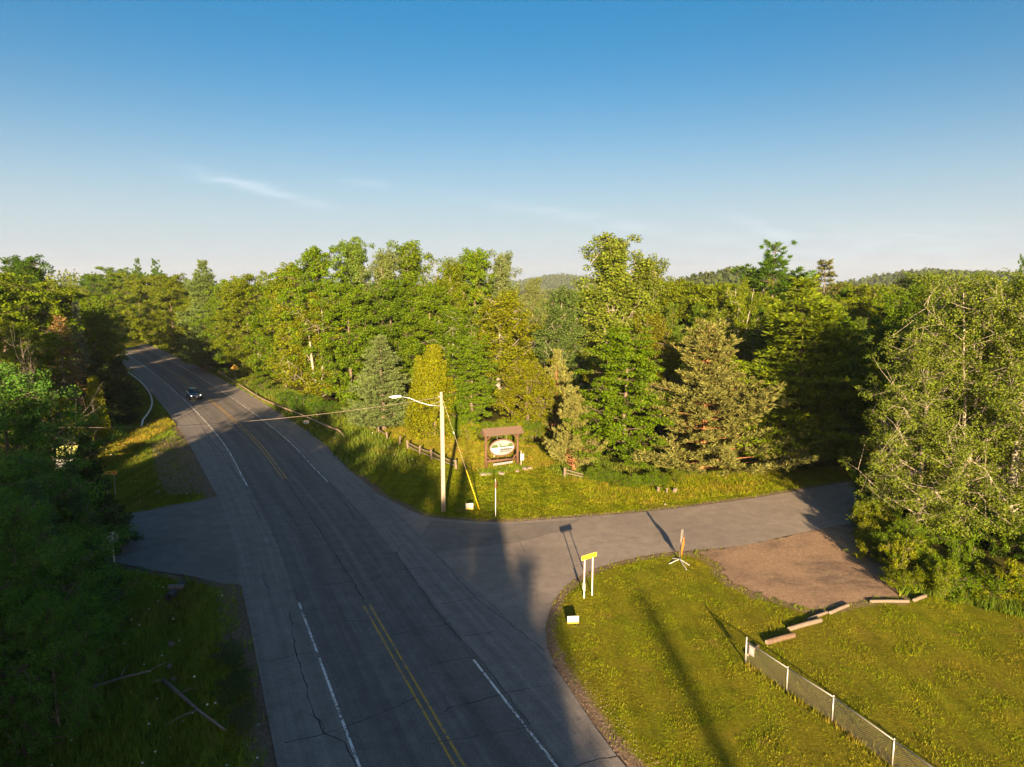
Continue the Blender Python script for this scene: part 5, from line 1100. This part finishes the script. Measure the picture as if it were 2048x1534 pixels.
# road name signs
def name_sign(px0, py0, px1, py1, H, text, face, txt, rim, label, posts, hgt=0.25, extra=None):
    a = np.array(G(px0, py0, H - hgt / 2)); b = np.array(G(px1, py1, H - hgt / 2)); c = (a + b) / 2; w = float(np.hypot(*(b - a))); yw = yaw_between(a, b)
    r = tag(empty('road_name_sign', (c[0], c[1], tz(*c)), yw), label, 'road sign')
    for s in (-1, 1): MB().tube([(s * w * 0.27, 0.03, -0.3), (s * w * 0.27, 0.03, H - 0.02)], 0.033, 8).build('post', posts, r)
    def rr(w_, h_, q): return [(-w_ / 2 + q, -h_ / 2), (w_ / 2 - q, -h_ / 2), (w_ / 2, -h_ / 2 + q), (w_ / 2, h_ / 2 - q), (w_ / 2 - q, h_ / 2), (-w_ / 2 + q, h_ / 2), (-w_ / 2, h_ / 2 - q), (-w_ / 2, -h_ / 2 + q)]
    bd = MB().prism([(p[0], p[1] + H - hgt / 2) for p in rr(w, hgt, 0.04)], -0.02, 0.0).build('sign_board', rim, r)
    MB().prism([(p[0], p[1] + H - hgt / 2) for p in rr(w - 0.05, hgt - 0.05, 0.03)], -0.026, -0.021).build('sign_face', face, bd)
    text_obj('lettering', text[0], hgt * 0.55, txt, bd, (-w * 0.10, -0.028, H - hgt / 2), (R(90), 0, 0), 0.002, min(1.0, w * 0.66 / (hgt * 0.55 * 0.66 * len(text[0]))))
    text_obj('lettering', text[1], hgt * 0.42, txt, bd, (w * 0.38, -0.028, H - hgt / 2 - 0.02), (R(90), 0, 0), 0.002, 0.8)
    return r
rn = name_sign(1163, 1116, 1193, 1107, 2.62, ('EDGEWOOD', 'RD'), M['gold_sign'], M['brown_sign'], M['gold_text'], 'golden road name sign on two white posts at the side road corner', M['white_post'], 0.27)
w_r = 0.24; mk = MB().box((-0.36, 0.0, 0.72), (0.03, 0.2, 0.42)).build('marker_plate', M['white'], rn)
name_sign(206, 947, 234, 944, 2.3, ('EDGEWOOD', 'RD'), M['brown_sign'], M['gold_text'], M['gold_text'], 'red brown road name sign on two grey posts on the left bank', M['galv_dull'], 0.32)

def octagon(r): return [(r * math.cos(math.pi / 8 + k * math.pi / 4), r * math.sin(math.pi / 8 + k * math.pi / 4)) for k in range(8)]
def stop_sign(px, py, top, yaw, label, rad=0.38):
    x, y = at(px, py); H = zat(top, y); r = tag(empty('stop_sign', (x, y, tz(x, y)), yaw), label, 'stop sign')
    MB().box((0, 0.03, H / 2 - 0.15), (0.06, 0.04, H + 0.3)).build('post', M['white_post'], r)
    p = MB().prism([(q[0], q[1] + H - rad) for q in octagon(rad)], -0.008, 0.006).build('sign_plate', M['sign_back'], r)
    MB().prism([(q[0], q[1] + H - rad) for q in octagon(rad - 0.01)], -0.014, -0.009).build('sign_face', M['red_sign'], p)
    text_obj('lettering', 'STOP', 0.26, M['white'], p, (0, -0.016, H - rad), (R(90), 0, 0), 0.001, 0.85)
stop_sign(992, 1033, 958, R(84), 'stop sign seen edge on, on a thin white post on the lawn')
stop_sign(229, 1126, 1062, R(-160), 'stop sign seen from behind at the driveway mouth')

# small lawn signs
def lawn_sign(px, py, w, h, yaw, label, band=None, lines=(), z0=0.22):
    x, y = at(px, py); r = tag(empty('lawn_sign', (x, y, tz(x, y)), yaw), label, 'lawn sign')
    bd = MB().box((0, 0, z0 + h / 2), (w, 0.02, h)).build('board', M['white'], r)
    if band: MB().box((0, -0.012, z0 + h * 0.1), (w - 0.004, 0.004, h * 0.2)).build('colour_band', band, bd)
    for (fx, fz, fw, fh, m_) in lines: MB().box((fx * w, -0.012, z0 + fz * h), (fw * w, 0.004, fh * h)).build('print_line', m_, bd)
    for s in (-1, 1): MB().tube([(s * w * 0.32, 0.014, -0.2), (s * w * 0.32, 0.014, z0 + 0.1)], 0.006, 5).build('wire_leg', M['galv_dull'], r)
lawn_sign(939, 1023, 0.60, 0.50, R(6), 'white lawn sign with yellow bottom band near the yellow guy guard', M['gold_text'], ((0, .84, .74, .07, M['grey_text']), (.05, .64, .66, .06, M['grey_text']), (0, .42, .5, .06, M['red_sign'])))
lawn_sign(1146, 1248, 0.62, 0.42, R(4), 'plain white lawn sign with orange lower edge on the corner lawn', M['orange_sign'], ((-.2, .62, .12, .3, M['blue_print']), (.2, .62, .12, .3, M['blue_print'])), 0.1)
bandobj = None
lawn_sign(613, 850, 0.66, 0.42, R(8), 'small white lawn sign with red print beside the highway verge', None, ((0, .72, .7, .12, M['red_sign']), (-.12, .42, .5, .12, M['grey_text'])), 0.2)

# portable sign stand seen nearly edge on
x, y = at(1359, 1121); ps = tag(empty('sign_stand', (x, y, tz(x, y))), 'folding road work sign stand with orange panel at the side road edge', 'sign stand')
for (px, py) in ((1338, 1127), (1345, 1116), (1379, 1130), (1373, 1139)):
    e = at(px, py); MB().bar((0, 0, 0.16), (e[0] - x, e[1] - y, 0.03), 0.05, 0.04).build('leg', M['white'], ps)
MB().box((0, 0, 0.2), (0.14, 0.14, 0.2)).build('hub', M['black'], ps, bevel=0.02)
HS = zat(1058, y); MB().tube([(0, 0, 0.25), (0.05, 0.02, 0.9), (0.12, 0.05, HS)], [0.022, 0.02, 0.012], 7).build('mast', M['galv_dull'], ps, True)
pa = R(90 - 22); dv = Vector((math.cos(pa), math.sin(pa), 0)); nvv = Vector((-dv.y, dv.x, 0)) * 0.008
cz = 0.98; cc_ = Vector((0.20, 0.05, cz)); dia = [cc_ + Vector((0.06, 0, 0.66)), cc_ + dv * 0.62, cc_ - Vector((0.06, 0, 0.66)), cc_ - dv * 0.62]
pn = MB().add([p + nvv for p in dia] + [p - nvv for p in dia], [(0, 1, 2, 3), (7, 6, 5, 4), (0, 4, 5, 1), (1, 5, 6, 2), (2, 6, 7, 3), (3, 7, 4, 0)]).build('sign_panel', M['orange_sign'], ps)
fl = MB(); 
fb = MB().add([(0.0, 0.02, HS - 0.82), (0.2, 0.10, HS - 0.82), (0.24, 0.10, HS), (0.06, 0.02, HS), (0.0, 0.035, HS - 0.82), (0.2, 0.115, HS - 0.82), (0.24, 0.115, HS), (0.06, 0.035, HS)], [(0, 1, 2, 3), (7, 6, 5, 4), (0, 4, 5, 1), (1, 5, 6, 2), (2, 6, 7, 3), (3, 7, 4, 0)]).build('warning_flag', M['galv_dull'], ps)
for i in range(7):
    z_ = HS - 0.76 + i * 0.11; MB().bar((0.03 + 0.008 * i, 0.020, z_), (0.19 + 0.008 * i, 0.078, z_ + 0.07), 0.012, 0.035).build('flag_stripe', M['dark_text'], fb)

# chain link fence
fp = [(1491, 1325), (1573, 1382), (1664, 1443), (1784, 1534), (1945, 1655), (2170, 1825)]
P_ = [np.array(at(*p)) for p in fp]; o0 = P_[0]; FH = 1.12
cf = tag(empty('chain_link_fence', (o0[0], o0[1], tz(*o0))), 'low galvanised chain link fence at the lower right of the lawn', 'fence')
t_ = NT('chain_link_wire'); M['chain'] = t_.done(t_.bsdf((0.27, 0.25, 0.23), 0.55, 0.4, 0.4))
for i, p in enumerate(P_):
    q = p - o0; MB().tube([(q[0], q[1], -0.3), (q[0], q[1], FH + (0.14 if i == 0 else 0.03))], 0.04 if i == 0 else 0.03, 10).build('post', M['galv'], cf, True)
    cp = MB(); cp.tube([(q[0], q[1], FH + (0.14 if i == 0 else 0.03)), (q[0], q[1], FH + (0.20 if i == 0 else 0.07))], [0.045, 0.015], 8); cp.build('post_cap', M['galv'], cf, True)
for i in range(len(P_) - 1):
    p, q = P_[i] - o0, P_[i + 1] - o0; d = q - p; L = float(np.hypot(*d)); d = d / L
    MB().tube([(p[0], p[1], FH - 0.02), (q[0], q[1], FH - 0.02)], 0.024, 8).build('top_rail', M['galv'], cf, True)
    V_ = []; F_ = []; h0, h1, cell, wt = 0.05, FH - 0.03, 0.085, 0.0055
    n = int((L + (h1 - h0)) / cell)
    for sg in (1, -1):
        for k in range(n):
            s0 = k * cell - (h1 - h0) if sg > 0 else k * cell; s1 = s0 + (h1 - h0) * sg; za, zb = h0, h1
            lo_s, hi_s = 0.03, L - 0.03
            def cut(s_, z_, so, zo):
                if s_ < lo_s: f = (lo_s - s_) / (so - s_); return lo_s, z_ + (zo - z_) * f
                if s_ > hi_s: f = (hi_s - s_) / (so - s_); return hi_s, z_ + (zo - z_) * f
                return s_, z_
            if max(s0, s1) <= lo_s or min(s0, s1) >= hi_s: continue
            A1 = cut(s0, za, s1, zb); B1 = cut(s1, zb, s0, za); b0 = len(V_); yo = 0.004 * sg
            nx_, ny_ = -d[1] * yo, d[0] * yo
            for (s_, z_), (ds, dz) in ((A1, (-wt * sg, wt)), (A1, (wt * sg, -wt)), (B1, (wt * sg, -wt)), (B1, (-wt * sg, wt))):
                V_.append((p[0] + d[0] * (s_ + ds / 2) + nx_, p[1] + d[1] * (s_ + ds / 2) + ny_, z_ + dz / 2))
            F_.append((b0, b0 + 1, b0 + 2, b0 + 3))
    o = link('wire_mesh', mesh_np('wire_mesh', V_, F_, [M['chain']]), cf); o['kind'] = 'stuff'
q = (P_[1] - o0) / np.hypot(*(P_[1] - o0)); sp_ = q * 0.32
sg_ = MB().box((sp_[0] + 0.02, sp_[1] - 0.03, 0.78), (0.34, 0.015, 0.46), Matrix.Rotation(math.atan2(q[1], q[0]), 3, 'Z')).build('notice_plate', M['white'], cf)
MB().box((sp_[0] + 0.006, sp_[1] - 0.043, 0.80), (0.2, 0.004, 0.22), Matrix.Rotation(math.atan2(q[1], q[0]), 3, 'Z')).build('notice_print', M['blue_print'], sg_)

# landscape timbers edging the lot
for (p0, p1, r_, lb) in (((1495, 1312), (1516, 1293), .10, 'half buried brown timber behind the end of the chain link fence'), ((1533, 1288), (1588, 1273), .17, 'reddish brown timber nearest the chain link fence'), ((1578, 1261), (1642, 1243), .15, 'pale grey timber second from the chain link fence'), ((1616, 1240), (1654, 1226), .10, 'thin sunken timber behind the pale grey timber'),
                         ((1660, 1227), (1697, 1211), .12, 'weathered timber in the middle of the edging row'), ((1739, 1204), (1818, 1204), .11, 'long sunken timber along the far lawn edge'), ((1828, 1202), (1851, 1193), .13, 'short timber at the far end of the edging row')):
    a, b = at(*p0), at(*p1); r_ = r_ * 0.82; z0 = tz(*a) + r_ * 0.75; o = empty('timber_log', (a[0], a[1], z0)); tag(o, lb, 'timber', 'edging timbers')
    dx, dy = b[0] - a[0], b[1] - a[1]; MB().tube([(0, 0, 0), (dx * 0.03, dy * 0.03, 0.0), (dx * 0.5, dy * 0.5, 0.015), (dx * 0.97, dy * 0.97, 0), (dx, dy, 0)], [r_ * 0.9, r_, r_ * 1.02, r_, r_ * 0.9], 12).build('log_body', M['log'] if 'reddish' in lb or 'brown' in lb else M['wood_grey'], o, True)
    MB().tube([(-dx * 0.002, -dy * 0.002, 0), (dx * 0.001, dy * 0.001, 0)], r_ * 0.82, 12).build('cut_end', M['wood_pole'], o)

# guardrails
M['wood_post_dark'] = plain('dark_steel_post', (0.06, 0.055, 0.05), 0.7, 0.2)
def guardrail(pxs, z, mat, label, beam, spacing, end_drop=True):
    P = smooth(np.array([G(px, py, z) for px, py in pxs]), 8); seg = np.concatenate([[0], np.cumsum(np.hypot(*np.diff(P, axis=0).T))]); o0 = P[0]; gz = tz(*o0)
    r = tag(empty('guardrail', (o0[0], o0[1], gz)), label, 'guardrail')
    pts = [(p[0] - o0[0], p[1] - o0[1], z - gz) for p in P]
    if end_drop: e = np.array(pts[-1][:2]) - np.array(pts[-3][:2]); e /= np.hypot(*e); pts.append((pts[-1][0] + e[0] * 1.8, pts[-1][1] + e[1] * 1.8, 0.1 - gz))
    MB().tube(pts, beam, 4).build('beam', mat, r)
    pm = None
    for s in np.arange(0.5, seg[-1], spacing):
        x, y = np.interp(s, seg, P[:, 0]) - o0[0], np.interp(s, seg, P[:, 1]) - o0[1]
        if pm is None: pm = MB().box((0, 0, 0.05), (0.07, 0.07, 0.95)).mesh('post', M['wood_post_dark'])
        link('post', pm, r, (x, y, tz(x + o0[0], y + o0[1]) - gz))
guardrail([(205, 655), (260, 671), (300, 683), (350, 699), (400, 722), (440, 745), (480, 770), (520, 795), (560, 813), (600, 828), (650, 850), (678, 861)], 0.68, M['rail_rust'], 'long box beam guardrail along the right side of the highway', 0.11, 3.0)
guardrail([(238, 731), (262, 748), (282, 764), (297, 782), (304, 800), (302, 815), (294, 829), (286, 839)], 0.70, M['rail_light'], 'pale curved guardrail end on the left side of the highway', 0.115, 2.2)

# warning signs
def diamond(px, py, cy_, w, face, label, mark='arrow'):
    x, y = at(px, py); zc = zat(cy_, y); r = tag(empty('warning_sign', (x, y, tz(x, y)), R(12)), label, 'road sign')
    MB().box((0, 0.03, zc / 2), (0.08, 0.05, zc + 0.8)).build('post', M['galv_dull'], r)
    h = w / 2; bd = MB().prism([(0, zc - h), (h, zc), (0, zc + h), (-h, zc)], -0.012, 0.0).build('sign_plate', face, r)
    if mark == 'curve':
        for a_, b_ in (((-.10, -.22), (-.10, 0.02)), ((-.10, 0.02), (.08, 0.1)), ((.08, .1), (.08, .3))): MB().bar((a_[0] * w, -0.016, zc + a_[1] * w), (b_[0] * w, -0.016, zc + b_[1] * w), 0.006, 0.09).build('symbol', M['dark_text'], bd)
    else:
        for k in (-1, 0, 1): MB().box((0, -0.016, zc + k * 0.2), (w * (0.36 - 0.08 * abs(k)), 0.006, 0.06)).build('symbol', M['brown_sign'], bd)
diamond(471, 764, 736, 1.5, M['yellow_sign'], 'yellow diamond warning sign on the verge behind the long guardrail', 'lines')
diamond(205, 657, 640, 1.5, M['orange_sign'], 'orange yellow diamond warning sign at the far bend of the highway', 'curve')
for px, py in ((224, 660),):
    x, y = at(px, py); dl_ = tag(empty('delineator', (x, y, tz(x, y))), 'small white delineator post near the far diamond sign', 'post'); MB().box((0, 0, 0.5), (0.1, 0.04, 1.5)).build('post', M['white'], dl_); MB().box((0, -0.03, 1.1), (0.12, 0.02, 0.2)).build('reflector', M['galv'], dl_)

# business sign behind the dark fir
x, y = at(140, 958); bs = tag(empty('business_sign', (x, y, tz(x, y)), R(14)), 'roadside sign with lime and white panels half hidden by the dark fir', 'sign')
for s in (-1.25, 1.25): MB().box((s, 0.06, 1.7), (0.18, 0.16, 3.9 + 0.3 * s)).build('post', M['wood_grey'], bs)
MB().box((0.1, -0.03, 2.75), (2.0, 0.06, 1.0)).build('lime_panel', M['lime_sign'], bs)
wp = MB().box((0.0, -0.03, 1.55), (2.3, 0.06, 1.0)).build('white_panel', M['white'], bs)
MB().box((-0.1, -0.065, 1.7), (1.4, 0.006, 0.18)).build('panel_print', M['green_print'], wp); MB().box((-0.1, -0.065, 1.4), (1.0, 0.006, 0.12)).build('panel_print', M['grey_text'], wp)
MB().box((1.62, -0.02, 1.9), (0.22, 0.05, 0.9)).build('yellow_strip', M['yellow_sign'], bs)
MB().bar((-2.6, -0.02, 3.1), (1.25, -0.02, 3.45), 0.08).build('cross_bar', M['deadwood'], bs)

# ditch: culvert, fallen branches, rocks
x, y = at(342, 1186); cu = tag(empty('culvert_pipe', (x, y, tz(x, y) - 0.35)), 'grey culvert pipe end at the head of the lower left ditch', 'culvert')
m = MB(); n = 16
for k in range(n):
    a0, a1 = 2 * math.pi * k / n, 2 * math.pi * (k + 1) / n
    m.add([(rr_ * math.cos(a_), yy, rr_ * math.sin(a_) + 0.25) for yy in (-0.3, 1.6) for rr_ in (0.24, 0.21) for a_ in (a0, a1)], [(0, 1, 5, 4), (2, 6, 7, 3), (0, 2, 3, 1)])
m.build('pipe', M['culvert'], cu); MB().box((0, 0.6, 0.5), (0.9, 0.3, 0.24)).build('head_stone', M['rock'], cu, bevel=0.06)
def fallen(pts, r, label, twigs):
    P = [Vector((*at(px, py), 0)) for px, py in pts]; o0 = P[0].copy(); o = tag(empty('fallen_branch', (o0.x, o0.y, tz(o0.x, o0.y) + 0.22)), label, 'branch')
    Q = [Vector((p.x - o0.x, p.y - o0.y, 0.04 * i)) for i, p in enumerate(P)]; MB().tube(Q, [r * (1 - 0.6 * i / len(Q)) for i in range(len(Q))], 7).build('stem', M['deadwood'], o, True)
    for (i, d, l) in twigs: MB().tube([Q[i], Q[i] + Vector(d).normalized() * l * 0.5 + Vector((0, 0, 0.06)), Q[i] + Vector(d).normalized() * l], [r * 0.4, r * 0.3, 0.01], 5).build('twig', M['deadwood'], o, True)
fallen([(130, 1396), (185, 1384), (240, 1368), (302, 1354)], 0.085, 'grey fallen trunk lying left of the ditch', [(1, (0.3, 1, 0.3), 0.9), (2, (0.2, 0.8, 0.5), 0.7), (3, (0.9, 0.5, .3), 0.8)])
fallen([(327, 1369), (360, 1398), (396, 1432), (450, 1474)], 0.09, 'grey fallen trunk lying right of the ditch', [(1, (0.8, 0.3, 0.2), 0.6), (2, (-0.6, -1, 0.1), 1.5), (0, (-0.5, -0.4, 0.1), 0.5)])
rk = random.Random(9)
for i, (px, py, r_, lb) in enumerate(((318, 968, .2, 'rock at the top of the washed out left bank'), (316, 985, .24, 'larger rock at the bottom of the washed out left bank'), (338, 1320, .14, 'dark rock in the lower left ditch'), (341, 1275, .17, 'upper dark rock in the lower left ditch'), (346, 1345, .11, 'small dark rock at the ditch crossing'), (1330, 1008, .12, 'small stone on the far edge of the side road'))):
    x, y = at(px, py); bmx = bmesh.new(); bmesh.ops.create_icosphere(bmx, subdivisions=2, radius=r_)
    for v in bmx.verts: v.co = Vector((v.co.x * 1.2, v.co.y, v.co.z * 0.75)) * rk.uniform(0.85, 1.14)
    mm = bpy.data.meshes.new('rock'); bmx.to_mesh(mm); bmx.free(); mm.materials.append(M['rock']); o = link('rock', mm, None, (x, y, tz(x, y) + (0.02 if px < 330 or px > 1000 else -0.3))); o.rotation_euler = (0, 0, i); tag(o, lb, 'rock')

# the car
def car():
    x, y = at(388, 797); i = np.argmin(np.hypot(*(CLs - np.array([x, y])).T)); t = -TAN[i]; r = tag(empty('car', (x, y, 0.012), math.atan2(t[1], t[0]) + math.pi / 2), 'dark blue sport utility car driving towards the viewer on the highway', 'car')
    t_ = NT('dark_blue_car_paint'); paint = t_.done(t_.bsdf((0.012, 0.022, 0.045), 0.22, 0.3, 0.6, None, Coat_Weight=0.8, Coat_Roughness=0.06))
    t_ = NT('tinted_car_glass'); glass = t_.done(t_.bsdf((0.012, 0.018, 0.028), 0.08, 0, 0.8))
    t_ = NT('headlight_lens'); lens = t_.done(t_.bsdf((0.82, 0.84, 0.86), 0.12, 0.2, 0.9))
    t_ = NT('lit_headlamp'); lit = t_.done(t_.bsdf((0.9, 0.9, 0.88), 0.2, 0, 0.8, None, Emission_Color=(1, 0.95, 0.85), Emission_Strength=1.2))
    plast = plain('dark_trim_plastic', (0.02, 0.02, 0.022), 0.6); chrome = plain('bright_trim', (0.6, 0.6, 0.6), 0.25, 0.9)
    # local frame: +y is the tail, -y the nose
    def loft(rings, name, mat, parent, bev=0.0):
        n = len(rings[0]); m = MB(); m.add([p for q in rings for p in q], [(a * n + k, a * n + (k + 1) % n, (a + 1) * n + (k + 1) % n, (a + 1) * n + k) for a in range(len(rings) - 1) for k in range(n)] + [tuple(range(n)), tuple(reversed(range((len(rings) - 1) * n, len(rings) * n)))])
        return m.build(name, mat, parent, True, bev)
    def ring_(y, w, zb, zm, zt, wt): return [(-w * .94, y, zb), (-w, y, zb + .18), (-w, y, zm), (-wt, y, zt), (wt, y, zt), (w, y, zm), (w, y, zb + .18), (w * .94, y, zb)]
    body = loft([ring_(-2.30, .70, .38, .58, .66, .62), ring_(-2.22, .86, .28, .72, .84, .74), ring_(-1.9, .92, .24, .80, .96, .80), ring_(-1.1, .94, .24, .90, 1.04, .84), ring_(0, .94, .24, .94, 1.06, .86), ring_(1.3, .94, .24, .95, 1.08, .86), ring_(2.0, .92, .28, .95, 1.08, .84), ring_(2.28, .84, .36, .86, 1.0, .76)], 'body', paint, r)
    for p in body.data.polygons: p.use_smooth = True
    def cring(y0, y1, w0, w1, zb, zt): return None
    cab = MB(); cab.add([(-.84, -1.05, 1.02), (.84, -1.05, 1.02), (.84, 2.12, 1.04), (-.84, 2.12, 1.04), (-.62, -.25, 1.62), (.62, -.25, 1.62), (.62, 1.7, 1.62), (-.62, 1.7, 1.62), (-.58, .4, 1.69), (.58, .4, 1.69), (.58, 1.3, 1.68), (-.58, 1.3, 1.68)], [(0, 1, 5, 4), (1, 2, 6, 5), (2, 3, 7, 6), (3, 0, 4, 7), (4, 5, 9, 8), (5, 6, 10, 9), (6, 7, 11, 10), (7, 4, 8, 11), (8, 9, 10, 11)])
    cab.build('cabin', paint, r)
    def quad(name, vs, mat, parent=r, th=0.0): return MB().add(vs, [(0, 1, 2, 3)]).build(name, mat, parent)
    quad('windscreen', [(-.77, -1.035, 1.065), (.77, -1.035, 1.065), (.575, -.31, 1.60), (-.575, -.31, 1.60)], glass)
    for s in (-1, 1):
        quad('side_window', [(s * .835, -.78, 1.09), (s * .835, .42, 1.09), (s * .66, .42, 1.56), (s * .665, -.26, 1.56)], glass)
        quad('side_window', [(s * .835, .50, 1.09), (s * .835, 1.85, 1.10), (s * .67, 1.60, 1.55), (s * .66, .50, 1.56)], glass)
        MB().box((s * 1.02, -.62, 1.08), (.2, .12, .15)).build('mirror', paint, r, bevel=0.03)
        MB().tube([(s * .56, -.05, 1.68), (s * .56, .0, 1.74), (s * .56, 1.45, 1.73), (s * .56, 1.5, 1.67)], .02, 6).build('roof_rail', chrome, r)
        hl = MB().add([(s * .50, -2.275, .72), (s * .80, -2.20, .74), (s * .86, -2.10, .84), (s * .82, -1.98, .93), (s * .52, -2.22, .80), (s * .5, -2.15, .72), (s * .78, -2.1, .74)], [(0, 1, 2, 3, 4), (0, 5, 6, 1)]).build('headlight', lens, r)
        MB().tube([(s * .66, -2.30, .76), (s * .66, -2.2, .78)], .07, 8).build('lamp', lit, hl)
        MB().box((s * .72, -2.24, .46), (.2, .06, .1)).build('fog_lamp', plast, r, bevel=0.015)
        for yy in (-1.38, 1.36):
            w = empty('wheel', (s * .86, yy, .35)); w.parent = r
            tz_ = MB().tube([(-.11, 0, 0), (-.08, 0, 0), (.08, 0, 0), (.11, 0, 0)], [.30, .35, .35, .30], 20).mesh('tyre', M['black'], True); link('tyre', tz_, w)
            link('rim', MB().tube([(-.115, 0, 0), (.115, 0, 0)], .21, 14).mesh('rim', M['galv']), w)
    MB().box((0, -2.285, .64), (.86, .05, .13)).build('grille', plast, r, bevel=0.01); MB().box((0, -2.305, .72), (.94, .03, .025)).build('grille_bar', chrome, r)
    MB().box((0, -2.27, .36), (1.5, .12, .16)).build('bumper', plast, r, bevel=0.03)
    pt = MB().box((.12, -2.345, .50), (.32, .02, .16)).build('number_plate', M['white'], r); MB().box((.12, -2.357, .50), (.22, .004, .05)).build('plate_print', M['grey_text'], pt)
    MB().box((-.3, -1.075, 1.05), (.6, .02, .015)).build('wiper', plast, r)
car()

# ------------------------------------------------------------------ the air
def haze():
    lo = Vector((-4300, -4300, -14)); hi = Vector((4300, 4300, 120))
    m = MB().box((lo + hi) / 2, hi - lo); t = NT('thin_morning_haze'); v = t.n('ShaderNodeVolumePrincipled')
    v.inputs['Color'].default_value = (0.80, 0.86, 0.95, 1); v.inputs['Density'].default_value = HAZE; v.inputs['Anisotropy'].default_value = 0.2
    t.t.links.new(v.outputs[0], t.out.inputs['Volume'])
    o = m.build('haze', t.m); tag(o, kind='stuff'); o['label'] = 'thin bluish haze in the air over the whole landscape'; o['category'] = 'haze'
HAZE = 0.00011
haze()
sc.cycles.volume_bounces = 0
